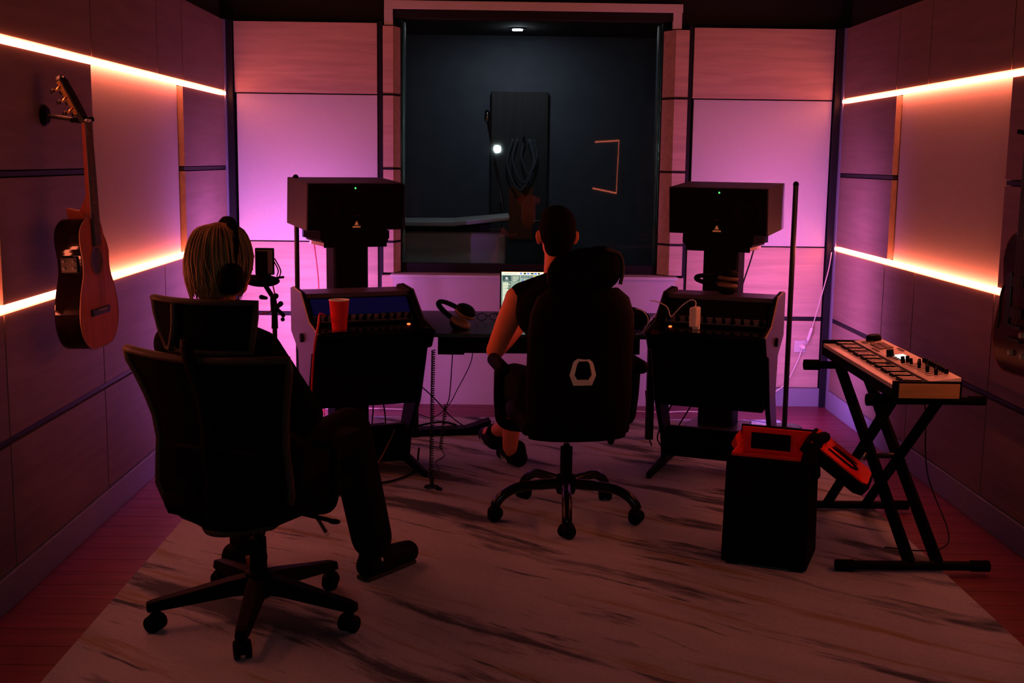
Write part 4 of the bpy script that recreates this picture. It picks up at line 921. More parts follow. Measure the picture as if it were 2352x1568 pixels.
# white charger with its lead
cp = rcon(0.222, -0.010, 0.7655)
t = thing('charger', 'white square power adapter standing on the right console', 'charger', tuple(cp), R(-28))
MB().box((0, 0, 0.064), (0.038, 0.072, 0.098)).build('body', 'white_plastic', t, bevel=0.009)
MB().box((0.002, 0.018, 0.010), (0.032, 0.028, 0.020)).build('plug', 'white_plastic', t, bevel=0.004)
MB().tube(smoothpath([(0, 0.0, 0.108), (-0.002, 0.01, 0.135), (-0.03, 0.02, 0.142), (-0.075, 0.03, 0.112), (-0.125, 0.04, 0.060), (-0.140, 0.04, 0.055), (-0.165, 0.06, 0.095), (-0.225, 0.08, 0.115), (-0.265, 0.09, 0.117)], 6), 0.0026, 6).build('lead', 'white_plastic', t, smooth=True)
t = MB().tube(smoothpath([(0.715, 5.99, 0.842), (0.745, 5.97, 0.835), (0.768, 5.93, 0.808), (0.765, 5.90, 0.775), (0.735, 5.86, 0.738), (0.70, 5.84, 0.734)], 6), 0.0028, 6).build('cable', 'white_plastic', smooth=True)
tag(t, 'thin white cable curling over the black pouch', 'cable')

# ================================================================= PHONE RIG (behind the left chair)
t = thing('tripod_stand', 'black jointed tripod stand holding up the phone behind the blonde head', 'tripod', (-0.925, 4.98, ZR))
for k in range(3):
    a = R(90+120*k); d = V(math.cos(a), math.sin(a), 0)
    MB().tube([V(0, 0, 0.32), d*0.26+V(0, 0, 0.008)], 0.008, 8).build('leg', 'black_metal', t)
MB().tube([(0, 0, 0.10), (0, 0, 0.885)], 0.010, 10).build('pole', 'black_metal', t)
MB().cyl((0, 0, 0.855), (0, 0, 0.945), 0.014, 0.012).build('clamp_post', 'black', t)
MB().tube([(0, 0, 0.93), (-0.005, 0, 0.985)], [0.016, 0.013]).build('lower_arm', 'black', t)
MB().tube([(-0.005, 0, 0.985), (-0.045, 0, 1.050)], 0.010).build('upper_arm', 'black', t)
for p0, p1, r_ in (((0.005, 0, 0.945), (0.038, -0.01, 0.912), 0.009), ((0.012, -0.02, 0.945), (0.03, -0.02, 0.962), 0.011), ((-0.005, -0.02, 0.985), (0.012, -0.03, 0.995), 0.012), ((-0.03, -0.02, 0.985), (-0.048, -0.03, 0.990), 0.010)):
    MB().cap(p0, r_*0.7, p1, r_).build('joint_knob', 'black', t, smooth=True)
MB().ell((0.036, -0.012, 0.895), 0.009).build('ball', 'black', t, smooth=True)
m = MB(); m.ell((-0.050, 0, 1.055), (0.075, 0.03, 0.026)); m.span(-0.115, -0.015, -0.02, 0.02, 1.040, 1.079)
m.build('phone_cradle', 'black', t, smooth=True)
MB().tube(smoothpath([(0.012, 0, 1.075), (0.018, 0.0, 1.10), (0.0, 0.0, 1.14)]), 0.0028, 6).build('wire', 'cable', t, smooth=True)
MB().tube(smoothpath([(0.022, 0, 1.070), (0.028, 0.0, 1.10), (0.004, 0.0, 1.150)]), 0.0028, 6).build('wire', 'cable', t, smooth=True)
MB().cyl((0.010, 0, 1.068), (0.042, 0, 1.072), 0.005).build('cable_plug', 'black', t)
MB().tube(smoothpath([(-0.01, 0.01, 1.05), (0.0, 0.01, 0.99), (-0.015, 0.01, 0.93), (-0.06, 0.01, 0.915)]), 0.003, 6).build('wire', 'red_cable', t, smooth=True)
ph = thing('smartphone', 'upright phone in a black case clamped on the tripod stand', 'phone', (-0.962, 4.98, 1.0920))
MB().span(-0.040, 0.040, -0.005, 0.005, 0.0, 0.112).build('case', 'black', ph, bevel=0.004)
MB().span(-0.033, 0.033, -0.0062, -0.0052, 0.006, 0.105).build('screen', 'rack_grey', ph)
MB().span(-0.033, 0.012, -0.0072, -0.0063, 0.006, 0.098).build('camera_panel', 'black', ph)

# ================================================================= SYNTHESIZER AND STAND
t = thing('synthesizer', 'white keyboard synthesizer with a wooden end cheek on the folding stand', 'keyboard', (1.650, 4.945, 0.6985), R(-1.0))
LY, HX = 1.060, 0.262            # length along y, depth along x ; keys at -x, panel at +x
MB().span(-HX/2, HX/2, -LY/2+0.012, LY/2-0.012, 0.0, 0.038).build('case', 'black', t, bevel=0.003)
for s in (-1, 1):
    e = MB().span(-HX/2, HX/2, s*LY/2-0.012*s-0.012*(s < 0)*0, s*LY/2, 0.0, 0.072).build('end_frame', 'black', t, bevel=0.002)
MB().span(-HX/2+0.022, HX/2-0.010, -LY/2-0.006, -LY/2-0.0005, 0.008, 0.064).build('end_cheek', 'synth_wood', t, bevel=0.001)
MB().span(-HX/2+0.022, HX/2-0.010, LY/2+0.0005, LY/2+0.006, 0.008, 0.064).build('end_cheek', 'synth_wood', t, bevel=0.001)
pr_ = MB().prism([(0.012, 0.0385), (HX/2, 0.0385), (HX/2, 0.086), (0.012, 0.070)], 'y', -LY/2+0.014, LY/2-0.014).build('control_panel', 'synth_white', t, bevel=0.001)
slope = math.atan2(0.016, HX/2-0.012); ps = roty(-slope)
def PP(x, y, h=0.0): return V(x, y, 0.070+(x-0.012)*math.tan(slope)+h)
MB().span(-0.006, 0.0115, -LY/2+0.014, LY/2-0.014, 0.0385, 0.066).build('key_slip', 'black', t)
nw = 36; kw = (LY-0.03)/nw
km = None
for i in range(nw):
    y = LY/2-0.015-kw*(i+0.5)
    if km is None:
        km = MB().box((0, 0, 0), (0.128, kw-0.0012, 0.016)).build('white_key', 'key_white', t, bevel=0.001); o = km
    else: o = km.copy(); col.objects.link(o); o.parent = t
    o.location = (-HX/2+0.066, y, 0.0475)
bk = None
for i in range(nw-1):
    if i % 7 in (2, 6): continue
    y = LY/2-0.015-kw*(i+1)
    if bk is None:
        bk = MB().prism([(-0.040, -0.006), (0.040, -0.006), (0.040, 0.006), (-0.034, 0.006)], 'y', -0.0065, 0.0065).build('black_key', 'key_black', t, bevel=0.002); o = bk
    else: o = bk.copy(); col.objects.link(o); o.parent = t
    o.location = (-HX/2+0.090, y, 0.0615)
def pbox(nm, x, y, sx, sy, h, m): return MB().box(PP(x, y, h/2+0.0004), (sx, sy, h), ps).build(nm, m, t, bevel=min(0.002, h*0.3))
for r_ in range(2):
    for k in range(4): pbox('drum_pad', 0.060+r_*0.032, 0.36-k*0.038, 0.028, 0.034, 0.004, 'pad_grey')
for k in range(5): pbox('button', 0.028, 0.27-k*0.020, 0.010, 0.015, 0.003, 'pad_grey')
for k in range(4): pbox('button', 0.118, 0.20-k*0.022, 0.008, 0.016, 0.003, 'pad_grey')
for k in range(2): pbox('touch_strip', 0.040+k*0.030, 0.435, 0.020, 0.050, 0.003, 'pad_grey')
MB().lathe([(0, 0), (0.035, 0), (0.033, 0.020), (0.026, 0.026), (0, 0.026)], PP(0.090, 0.470), 20, ps).build('jog_wheel', 'black', t)
MB().box(PP(0.072, 0.005, 0.003), (0.036, 0.085, 0.005), ps).build('display', 'synth_screen', t, bevel=0.001)
MB().lathe([(0, 0), (0.016, 0), (0.015, 0.028), (0, 0.028)], PP(0.040, 0.060), 18, ps).build('main_knob', 'black', t)
for k in range(6): pbox('button', 0.035+(k % 2)*0.012, 0.025-k*0.016, 0.009, 0.012, 0.003, 'pad_grey')
for k in range(9):
    y = -0.155-k*0.032
    MB().lathe([(0, 0), (0.0085, 0), (0.0075, 0.020), (0, 0.020)], PP(0.112, y), 12, ps).build('knob', 'black', t)
    pbox('fader_slot', 0.066, y, 0.058, 0.003, 0.001, 'black')
    MB().box(PP(0.058+0.012*((k*5) % 3), y, 0.012), (0.010, 0.012, 0.024), ps).build('fader', 'black', t, bevel=0.001)
for k in range(2): MB().lathe([(0, 0), (0.009, 0), (0.008, 0.026), (0, 0.026)], PP(0.040+k*0.02, -0.110), 12, ps).build('knob', 'black', t)

t = thing('keyboard_stand', 'black double-braced folding keyboard stand on the right', 'stand', (1.62, 4.85, ZR))
def bar(nm, p0, p1, r_, m='black', par=t, cap=True):
    o = MB().tube([p0, p1], r_, 12).build(nm, m, par, smooth=False); return o
for y, x0, x1, z in ((-0.40, -0.245, 0.285, 0.0228), (0.43, -0.245, 0.252, 0.0228)):
    f = bar('foot_bar', (x0, y, z), (x1, y, z), 0.0190)
    for x in (x0, x1): MB().tube([(x-0.035, y, z), (x+0.035, y, z)], 0.0225, 12).build('rubber_foot', 'black_rough', f)
for y, x0, x1, z in ((0.50, -0.185, 0.17, 0.6605), (-0.30, -0.145, 0.28, 0.6605)):
    f = bar('top_arm', (x0, y, z), (x1, y, z), 0.0180)
    MB().tube([(x0-0.02, y, z), (x0+0.05, y, z)], 0.0245, 12).build('rubber_grip', 'black_rough', f)
    MB().tube([(x1-0.05, y, z), (x1+0.02, y, z)], 0.0190, 12).build('rubber_grip', 'black_rough', f)
for x in (0.01, 0.12): MB().tube([(x, -0.40, 0.03), (x-0.05, 0.50, 0.655)], 0.0270, 4).build('leg', 'black', t)
for x in (-0.085, 0.095): MB().tube([(x, 0.43, 0.03), (x+0.02, -0.30, 0.655)], 0.0270, 4).build('leg', 'black', t)
MB().cyl((-0.05, 0.058, 0.348), (0.10, 0.058, 0.348), 0.012).build('pivot', 'black_metal', t)
MB().cap((-0.066, 0.05, 0.348), 0.022, (-0.058, 0.05, 0.348), 0.024).build('lock_knob', 'chrome', t, smooth=True)
cb = MB().tube(smoothpath([(1.76, 4.90, 0.72), (1.86, 5.02, 0.55), (1.90, 5.05, 0.25), (1.93, 4.85, 0.05), (1.86, 4.72, 0.018), (1.75, 4.68, 0.018), (1.62, 4.72, 0.018)], 8), 0.0032, 6).build('cable', 'cable', smooth=True)
tag(cb, 'thin black cable trailing from the synthesizer to the floor', 'cable')

# ================================================================= OPEN SOFT CASE
t = thing('soft_case', 'black soft case standing on the rug, open, with a red lining', 'case', (1.112, 4.60, ZR), R(-22)); t.scale = (1.13, 1.13, 1.03)
def hollow(mb, w, d, z0, z1, th, taper=0.97):
    o0 = [(-w, -d), (w, -d), (w, d), (-w, d)]; i0 = [(-w+th, -d+th), (w-th, -d+th), (w-th, d-th), (-w+th, d-th)]
    k = taper
    vs = [V(x, y, z0) for x, y in o0]+[V(x*k, y*k, z1) for x, y in o0]+[V(x*k, y*k, z1) for x, y in i0]+[V(x, y, z0+0.12) for x, y in i0]
    fs = [(0, 1, 2, 3)]+[(i, (i+1) % 4, 4+(i+1) % 4, 4+i) for i in range(4)]+[(4+i, 4+(i+1) % 4, 8+(i+1) % 4, 8+i) for i in range(4)]+[(8+i, 8+(i+1) % 4, 12+(i+1) % 4, 12+i) for i in range(4)]+[(12, 13, 14, 15)]
    mb.add(vs, fs)
m = MB(); hollow(m, 0.148, 0.125, 0.008, 0.425, 0.014, 0.96); m.build('body', 'cordura', t, bevel=0.016)
m = MB(); hollow(m, 0.133, 0.110, 0.12, 0.435, 0.004, 0.955); m.build('lining', 'red_lining', t)
MB().span(-0.130, 0.125, 0.098, 0.108, 0.30, 0.490).build('back_panel', 'red_lining', t, bevel=0.003)
MB().span(-0.095, 0.045, 0.090, 0.0975, 0.405, 0.470).build('inner_pocket', 'cordura', t, bevel=0.003)
MB().prism([(-0.13, 0.40), (-0.150, 0.44), (-0.135, 0.475), (-0.12, 0.40)], 'y', 0.0, 0.10).build('inner_flap', 'red_lining', t)
MB().span(-0.135, 0.132, 0.109, 0.122, 0.25, 0.495).build('back_rim', 'cordura', t, bevel=0.004)
for s in (-1, 1): MB().cyl((s*0.11, 0.10, 0.026), (s*0.138, 0.10, 0.026), 0.026, seg=18).build('wheel', 'black', t)
for s in (-1, 1): MB().span(s*0.11-0.02, s*0.11+0.02, -0.12, -0.08, 0.0, 0.028).build('foot', 'black', t)
# lid hinged on the right, sloping down
A, B = V(0.125, 0.03, 0.500), V(0.335, 0.03, 0.335); dl = (B-A); Ld = dl.length; du = dl.normalized(); nu = V(-du.z, 0, du.x).normalized(); nu = nu if nu.z > 0 else -nu
def LP(a, b, h): return A+du*a+V(0, b, 0)+nu*h
def slab(mb, poly, h0, h1):
    n = len(poly); mb.add([LP(a, b, h0) for a, b in poly]+[LP(a, b, h1) for a, b in poly], [list(range(n))[::-1], list(range(n, 2*n))]+[(i, (i+1) % n, n+(i+1) % n, n+i) for i in range(n)])
m = MB(); slab(m, [(0.0, -0.12), (Ld-0.03, -0.12), (Ld, -0.08), (Ld, 0.08), (Ld-0.03, 0.12), (0.0, 0.12)], -0.045, 0.0); lid = m.build('lid', 'cordura', t, bevel=0.006)
m = MB(); slab(m, [(0.012, -0.105), (Ld-0.035, -0.105), (Ld-0.015, -0.075), (Ld-0.015, 0.075), (Ld-0.035, 0.105), (0.012, 0.105)], 0.0005, 0.006); m.build('lid_lining', 'red_lining', lid)
mk_ = MB().tube(smoothpath([LP(0.075, -0.045, 0.009), LP(0.165, -0.048, 0.009), LP(0.195, -0.02, 0.009), LP(0.165, 0.008, 0.009), LP(0.085, 0.010, 0.009)], 6), 0.0062, 6, flat=0.4); mk_.build('emblem', 'black', lid)
MB().tube([LP(0.09, 0.04, 0.008), LP(0.19, 0.035, 0.008)], 0.004, 6, flat=0.4).build('emblem', 'black', lid)
m = MB(); m.cap((0.135, -0.10, 0.425), 0.030, (0.150, -0.04, 0.495), 0.026); m.cap((0.150, -0.04, 0.495), 0.026, (0.168, 0.04, 0.490), 0.022); blob(m, 'carry_handle', 'cordura', t, 0.008, 6)
m = MB(); m.cap(LP(0.06, -0.10, -0.05), 0.026, LP(0.10, -0.10, -0.085), 0.022); m.build('side_strap', 'cordura', t, smooth=True)
MB().span(-0.152, -0.144, -0.10, -0.03, 0.06, 0.14).build('reflector_patch', 'white_plastic', t)
# ================================================================= GUITARS ON THE WALLS
def outline(pts, n=6):
    """closed smooth half outline (half width, z) mirrored"""
    sp = smoothpath([V(w, 0, z) for w, z in pts], n)
    return [(max(p.x, 0.0), p.z) for p in sp]
def hanger(name_label, X, s, y, z, reach):
    t = thing('guitar_hanger', name_label, 'wall hook', (X, y, z), 0)
    MB().lathe([(0, 0.0), (0.040, 0.0), (0.040, 0.010), (0.030, 0.018), (0.0, 0.018)], (0, 0, 0), 28, roty(R(90)*s)).build('wall_plate', 'black', t)
    MB().tube([(s*0.01, 0, 0), (s*reach, 0, -0.015)], 0.008, 8).build('arm', 'black_metal', t)
    for q in (-1, 1): MB().tube(smoothpath([(s*reach, 0, -0.015), (s*reach, q*0.030, -0.018), (s*(reach+0.055), q*0.040, -0.010)]), 0.009, 8).build('prong', 'black_rough', t, smooth=True)
    return t
hanger('black wall hook holding the acoustic guitar', WL, 1, 4.560, 1.722, 0.120)
hanger('black wall hook holding the electric guitar', WR, -1, 4.585, 1.722, 0.120)

# acoustic guitar: hangs with its back to the left wall.  local: x out of the wall, y along the wall, z up; origin = bottom of the body
g = thing('acoustic_guitar', 'acoustic guitar with a reddish top hanging on the left wall', 'guitar', (-1.598, 4.535, 0.850), 0)
g.rotation_euler = (0, R(-2.0), R(-3))
half = outline([(0.0, 0.0), (0.10, 0.008), (0.165, 0.055), (0.187, 0.13), (0.165, 0.215), (0.128, 0.285), (0.126, 0.345), (0.140, 0.405), (0.128, 0.455), (0.07, 0.487), (0.0, 0.49)], 5)
loop = half+[(-w, z) for w, z in half[-2:0:-1]]
cl = []
for w, z in loop:      # cutaway on the far side (+y)
    if w > 0 and z > 0.36: w = w*(1-0.42*min(1, (z-0.36)/0.07))
    cl.append((w, z))
T0, T1 = 0.0, 0.098
MB().prism(cl, 'x', T0, T1-0.003).build('body', 'gtr_side', g, bevel=0.004)
MB().prism([(w*0.997, z*0.995+0.001) for w, z in cl], 'x', T1-0.0028, T1).build('soundboard', 'gtr_top', g)
MB().tube([V(T1-0.001, w*1.0, z) for w, z in cl+[cl[0]]], 0.0028, 6).build('binding', 'binding', g)
MB().lathe([(0, 0), (0.048, 0), (0.048, 0.0015), (0, 0.0015)], (T1+0.0003, 0, 0.330), 32, roty(R(90))).build('sound_hole', 'ebony', g)
MB().tube([V(T1+0.001, 0.053*math.cos(a), 0.330+0.053*math.sin(a)) for a in [2*math.pi*i/32 for i in range(33)]], 0.0035, 6).build('rosette', 'binding', g)
br = MB().span(T1, T1+0.010, -0.085, 0.085, 0.125, 0.152).build('bridge', 'ebony', g, bevel=0.003)
MB().span(T1+0.0102, T1+0.014, -0.038, 0.038, 0.143, 0.146).build('saddle', 'cup_inside', br)
nk = MB()
nk.add([V(T1-0.014, -0.029, 0.485), V(T1-0.014, 0.029, 0.485), V(T1-0.010, 0.024, 0.845), V(T1-0.010, -0.024, 0.845), V(T1+0.006, -0.029, 0.485), V(T1+0.006, 0.029, 0.485), V(T1+0.006, 0.024, 0.845), V(T1+0.006, -0.024, 0.845)],
       [(0, 1, 2, 3), (4, 5, 6, 7), (0, 1, 5, 4), (1, 2, 6, 5), (2, 3, 7, 6), (3, 0, 4, 7)])
nk.build('neck', 'gtr_neck', g, bevel=0.005)
fb = MB().add([V(T1+0.0062, -0.030, 0.385), V(T1+0.0062, 0.030, 0.385), V(T1+0.0062, 0.0245, 0.845), V(T1+0.0062, -0.0245, 0.845), V(T1+0.013, -0.029, 0.385), V(T1+0.013, 0.029, 0.385), V(T1+0.013, 0.0235, 0.845), V(T1+0.013, -0.0235, 0.845)],
              [(0, 1, 2, 3), (4, 5, 6, 7), (0, 1, 5, 4), (1, 2, 6, 5), (2, 3, 7, 6), (3, 0, 4, 7)]).build('fingerboard', 'ebony', g)
fr = MB()
for k in range(18):
    z = 0.845-0.65*(1-2**(-(k+1)/12))*0.98
    if z > 0.39: fr.span(T1+0.0131, T1+0.0145, -0.027, 0.027, z-0.0008, z+0.0008)
fr.build('fret_wires', 'chrome', fb)['kind'] = 'stuff'
MB().prism([(0.012, 0.470), (T1-0.012, 0.470), (T1-0.012, 0.560), (T1-0.03, 0.530), (0.02, 0.522)], 'y', -0.024, 0.024) if False else None
m = MB(); m.add([V(0.010, -0.024, 0.486), V(0.010, 0.024, 0.486), V(T1-0.012, 0.026, 0.486), V(T1-0.012, -0.026, 0.486), V(0.004, -0.018, 0.530), V(0.004, 0.018, 0.530), V(0.055, -0.020, 0.518), V(0.055, 0.020, 0.518), V(T1-0.012, 0.026, 0.575), V(T1-0.012, -0.026, 0.575)],
              [(0, 1, 2, 3), (0, 1, 5, 4), (4, 5, 7, 6), (6, 7, 8, 9), (0, 4, 6, 9, 3), (1, 2, 8, 7, 5), (2, 3, 9, 8)])
m.build('neck_heel', 'gtr_neck', g, bevel=0.003)
# headstock leaning back to the wall
hd0 = V(T1, 0, 0.845); hrot = roty(R(-26))
def HS(x, y, z): return hd0+hrot @ V(x, y, z)
m = MB(); oo = [(-0.026, 0.0), (0.026, 0.0), (0.036, 0.045), (0.036, 0.175), (0.018, 0.190), (0.010, 0.182), (-0.010, 0.182), (-0.018, 0.190), (-0.036, 0.175), (-0.036, 0.045)]
n = len(oo); m.add([HS(-0.012, y, z) for y, z in oo]+[HS(0.006, y, z) for y, z in oo], [list(range(n))[::-1], list(range(n, 2*n))]+[(i, (i+1) % n, n+(i+1) % n, n+i) for i in range(n)])
hs = m.build('headstock', 'ebony', g, bevel=0.002)
MB().box(HS(0.004, 0, 0.003), (0.022, 0.046, 0.006), hrot).build('nut', 'cup_inside', g)
for q in (-1, 1):
    MB().box(HS(-0.006, q*0.0375, 0.100), (0.014, 0.003, 0.135), hrot).build('tuner_plate', 'gold', hs)
    for k in range(3):
        z = 0.055+k*0.045
        tn = MB().tube([HS(-0.004, q*0.036, z), HS(-0.024, q*0.040, z), HS(-0.036, q*0.041, z)], [0.006, 0.005, 0.004], 10).build('tuner', 'gold', hs, smooth=True)
        MB().lathe([(0, 0), (0.007, 0.001), (0.010, 0.008), (0.007, 0.015), (0, 0.016)], HS(-0.048, q*0.041, z), 14, hrot @ roty(R(90))).build('tuner_button', 'ebony', hs, smooth=True)
for k in range(6):
    y = -0.019+k*0.0076
    MB().tube([V(T1+0.013, y*1.45, 0.146), V(T1+0.0165, y*1.3, 0.40), V(T1+0.0145, y, 0.845)], 0.0007, 4).build('string', 'binding', g)
# preamp panel on the near side of the body
MB().box((T1*0.50, -0.134, 0.325), (0.060, 0.010, 0.055)).build('preamp_panel', 'ebony', g, bevel=0.002)
for k in range(4): MB().cyl((T1*0.50-0.018+(k % 2)*0.036, -0.139, 0.312+(k//2)*0.026), (T1*0.50-0.018+(k % 2)*0.036, -0.145, 0.312+(k//2)*0.026), 0.006, seg=12).build('preamp_knob', 'rack_grey', g)

# electric guitar on the right wall, partly outside the frame
e = thing('electric_guitar', 'dark red single-cutaway electric guitar hanging on the right wall', 'guitar', (2.085, 4.585, 0.770), R(3))
half = outline([(0.0, 0.0), (0.11, 0.010), (0.175, 0.065), (0.195, 0.150), (0.165, 0.250), (0.135, 0.320), (0.140, 0.390), (0.148, 0.450), (0.115, 0.520), (0.06, 0.555), (0.0, 0.556)], 5)
loop = half+[(-w, z) for w, z in half[-2:0:-1]]; cl = []
for w, z in loop:      # cutaway towards the near side (-y)
    if w < 0 and z > 0.40: w = w*(1-0.55*min(1, (z-0.40)/0.10))
    cl.append((w, z))
MB().prism(cl, 'x', -0.050, 0.0).build('body', 'bass_body', e, bevel=0.008)
MB().tube([V(-0.048, w*0.985, z) for w, z in cl+[cl[0]]], 0.003, 6).build('binding', 'gtr_neck', e)
MB().tube(smoothpath([(-0.0515, 0.120, 0.340), (-0.0515, 0.138, 0.300), (-0.0515, 0.140, 0.20), (-0.0515, 0.155, 0.165)]), 0.006, 6, flat=0.5).build('f_hole', 'ebony', e)
pk = MB()
for z, w in ((0.365, 0.046), (0.245, 0.046)):
    p = MB().span(-0.060, -0.0505, -0.046, 0.046, z-0.020, z+0.020).build('pickup', 'frame_grey', e, bevel=0.003)
MB().prism([(0.055, 0.400), (0.095, 0.380), (0.090, 0.20), (0.060, 0.185), (0.050, 0.22)], 'x', -0.058, -0.0508).build('pickguard', 'black_gloss', e, bevel=0.002)
MB().span(-0.062, -0.0505, -0.050, 0.050, 0.185, 0.197).build('bridge', 'black_metal', e, bevel=0.002); MB().span(-0.062, -0.0505, -0.052, 0.052, 0.130, 0.146).build('tailpiece', 'frame_grey', e, bevel=0.003)
for y, z in ((-0.075, 0.085), (-0.125, 0.125), (0.02, 0.085), (-0.06, 0.165)):
    MB().lathe([(0, 0), (0.013, 0), (0.011, 0.014), (0, 0.015)], (-0.0505, y, z), 16, roty(R(-90))).build('knob', 'knob_cream', e)
MB().span(-0.062, -0.020, -0.028, 0.028, 0.53, 0.955).build('neck', 'ebony', e, bevel=0.004)
m = MB(); hro = roty(R(12)); H2 = lambda x, y, z: V(-0.045, 0, 0.955)+hro @ V(x, y, z)
n = len(oo); m.add([H2(-0.008, y, z) for y, z in oo]+[H2(0.010, y, z) for y, z in oo], [list(range(n))[::-1], list(range(n, 2*n))]+[(i, (i+1) % n, n+(i+1) % n, n+i) for i in range(n)])
h2 = m.build('headstock', 'ebony', e, bevel=0.002)
for q in (-1, 1):
    for k in range(3): MB().cap(H2(0.0, q*0.040, 0.055+k*0.045), 0.005, H2(0.0, q*0.060, 0.055+k*0.045), 0.008).build('tuner', 'chrome', h2, smooth=True)
for k in range(6): MB().tube([V(-0.0625, -0.022+k*0.0088, 0.19), V(-0.064, -0.018+k*0.0072, 0.955)], 0.0008, 4).build('string', 'chrome', e)

# ================================================================= CABLES AND SMALL THINGS BELOW
def cable(pts, r, m, label, n=8, seg=6):
    o = MB().tube(smoothpath(pts, n), r, seg).build('cable', m, smooth=True); return tag(o, label, 'cable')
def coil(p0, p1, turns, rad, r, m, label, sag=0.0):
    p0, p1 = Vector(p0), Vector(p1); pts = []; n = turns*10
    for i in range(n+1):
        k = i/n; c = p0.lerp(p1, k); a = 2*math.pi*turns*k; pts.append(c+V(math.cos(a)*rad, math.sin(a)*rad, 0))
    o = MB().tube(pts, r, 5).build('coiled_cable', m, smooth=True); return tag(o, label, 'cable')
coil((-0.304, 5.86, 0.640), (-0.300, 5.600, 0.050), 56, 0.0085, 0.0030, 'cable', 'long black coiled cable hanging from the middle table to the rug')
coil((-0.258, 6.32, 0.270), (-0.285, 6.28, 0.035), 18, 0.0085, 0.0030, 'cable', 'short black coiled cable by the footrest under the table')
cable([(-0.285, 6.28, 0.035), (-0.262, 6.18, 0.020), (-0.300, 6.05, 0.018), (-0.275, 5.90, 0.018), (-0.300, 5.75, 0.018)], 0.003, 'cable', 'loose end of the short coiled cable on the rug')
pl = thing('jack_plug', 'black cable plug lying in a loop on the rug', 'plug', (-0.295, 5.560, ZR))
MB().tube([V(0.030*math.cos(a), 0.020*math.sin(a), 0.012) for a in [R(-60)+R(300)*i/16 for i in range(17)]], 0.007, 8).build('loop', 'cable', pl, smooth=True)
MB().cap((0.03, -0.02, 0.010), 0.009, (0.045, -0.03, 0.010), 0.008).build('plug_body', 'black', pl, smooth=True)
MB().cyl((0.0, 0.02, 0.0), (0.0, 0.03, 0.05), 0.010).build('sleeve', 'cable', pl)
cable([(-0.222, 6.35, 0.700), (-0.228, 6.34, 0.50), (-0.240, 6.33, 0.32), (-0.252, 6.32, 0.272)], 0.0032, 'cable', 'straight black cable dropping from the table to the short coil')
cable([(-0.075, 6.45, 0.700), (-0.11, 6.43, 0.60), (-0.13, 6.42, 0.48), (-0.20, 6.38, 0.34), (-0.245, 6.33, 0.265), (-0.33, 6.40, 0.18), (-0.42, 6.5, 0.175)], 0.0028, 'cable', 'thin black cable curving from the laptop side to the coil')
cable([(-0.42, 6.45, 0.36), (-0.33, 6.52, 0.26), (-0.24, 6.60, 0.14), (-0.14, 6.70, 0.05), (-0.05, 6.74, 0.03)], 0.0035, 'cable', 'black cable running diagonally down to the footrest')
fr_ = thing('footrest', 'low black wedge-shaped footrest under the middle table', 'footrest', (-0.26, 6.73, ZR), R(8))
MB().prism([(-0.19, 0.0), (0.24, 0.0), (0.24, 0.085), (0.10, 0.040), (-0.16, 0.038), (-0.20, 0.025)], 'y', -0.05, 0.05).build('body', 'black', fr_, bevel=0.004)
MB().tube(smoothpath([(-0.2, 0.03, 0.04), (-0.05, 0.04, 0.062), (0.05, 0.03, 0.045)]), 0.006, 6).build('lip', 'black', fr_, smooth=True)
# under the left console
cable([(-0.500, 6.10, 0.22), (-0.54, 6.00, 0.13), (-0.60, 5.90, 0.04), (-0.70, 5.85, 0.018), (-0.78, 5.83, 0.018)], 0.0042, 'tan_cable', 'tan cable sagging from under the left console to the rug')
cable([(-0.385, 6.02, 0.10), (-0.395, 5.90, 0.025), (-0.46, 5.72, 0.019), (-0.58, 5.62, 0.019), (-0.70, 5.62, 0.019)], 0.0055, 'cable', 'thick black cable looped on the rug under the left console')
for k, (x0, x1) in enumerate(((-0.62, -0.59), (-0.44, -0.47), (-0.43, -0.45), (-0.66, -0.67))):
    cable([(x0, 6.32, 0.34), ((x0+x1)/2+0.01, 6.35, 0.24), (x1, 6.38, 0.10), (x1-0.02, 6.42, 0.018)], 0.0042, 'cable', ('black cable hanging under the left console nearest the middle', 'inner cable of the pair by the right leg of the left console', 'outer cable of the pair by the right leg of the left console', 'black cable hanging beside the left speaker stand')[k])
for k, (x0, x1) in enumerate(((0.83, 0.86), (1.01, 0.91), (1.13, 1.00))):
    cable([(x0, 6.40, 0.34), ((x0+x1)/2, 6.42, 0.22), (x1, 6.45, 0.08), (x1+0.02, 6.46, 0.018)], 0.0045, 'cable', ('steep black cable hanging under the right console next to its left leg', 'middle slanting black cable under the right console', 'long slanting black cable under the right console by the speaker stand')[k])
pw_ = thing('power_strip', 'black power strip with plugs on the rug under the left console', 'power strip', (-0.60, 6.10, ZR), R(15))
MB().span(-0.16, 0.16, -0.03, 0.03, 0, 0.035).build('body', 'black', pw_, bevel=0.006)
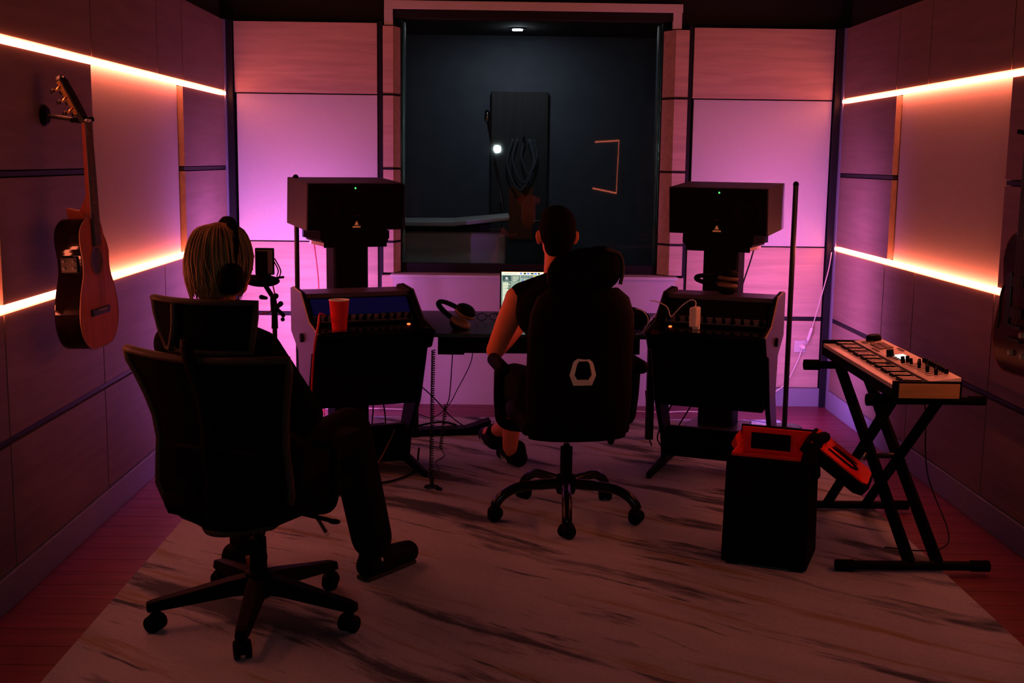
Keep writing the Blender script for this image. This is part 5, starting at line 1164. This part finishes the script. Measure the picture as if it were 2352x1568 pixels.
for k in range(4): MB().span(-0.14+k*0.075, -0.10+k*0.075, -0.02, 0.02, 0.0352, 0.075).build('plug', 'console', pw_, bevel=0.006)
# white leads on the floor along the back wall
cable([(-1.15, 7.46, 0.006), (-1.05, 7.42, 0.006), (-0.95, 7.40, 0.006), (-0.80, 7.44, 0.006), (-0.55, 7.42, 0.006)], 0.004, 'white_cable', 'white lead on the floor behind the left console')
cable([(0.55, 7.42, 0.006), (0.75, 7.40, 0.006), (0.90, 7.43, 0.006), (1.05, 7.40, 0.006), (1.20, 7.44, 0.006), (1.45, 7.45, 0.006), (1.68, 7.52, 0.03), (1.80, 7.60, 0.09), (1.90, 7.62, 0.16), (1.97, 7.63, 0.30), (2.00, 7.635, 0.385)], 0.004, 'white_cable', 'white lead running along the back wall up to the outlet on the right')
cable([(2.03, 7.635, 0.42), (2.06, 7.62, 0.55), (2.09, 7.60, 0.70), (2.135, 7.60, 0.90), (2.150, 7.60, 1.02)], 0.0032, 'white_cable', 'white lead rising in the right corner to the lower light strip')
ol = thing('wall_outlet', 'white wall outlet with a plug in the right corner behind the lamp', 'outlet', (1.995, 7.6705, 0.400))
MB().span(-0.04, 0.04, -0.008, 0.0, -0.04, 0.04).build('plate', 'trim_white', ol, bevel=0.003); MB().cap((0.01, -0.012, 0.0), 0.018, (0.016, -0.03, -0.004), 0.015).build('plug', 'white_cable', ol, smooth=True)
sw = tag(MB().cap((2.035, 7.630, 0.450), 0.011, (2.052, 7.622, 0.520), 0.011).build('inline_switch', 'white_cable', smooth=True), 'small white inline switch on the lead in the right corner', 'switch')
# thin cables behind the speakers
cable([(-1.075, 7.06, 1.10), (-1.060, 7.08, 0.95), (-1.050, 7.08, 0.80), (-1.05, 7.10, 0.45), (-1.03, 7.12, 0.02)], 0.0042, 'red_cable', 'dark red cable hanging behind the left speaker')
cable([(1.545, 7.06, 1.12), (1.52, 7.08, 1.0), (1.47, 7.10, 0.80), (1.42, 7.12, 0.50), (1.38, 7.18, 0.02)], 0.0045, 'cable', 'thin black cable slanting down behind the right speaker')
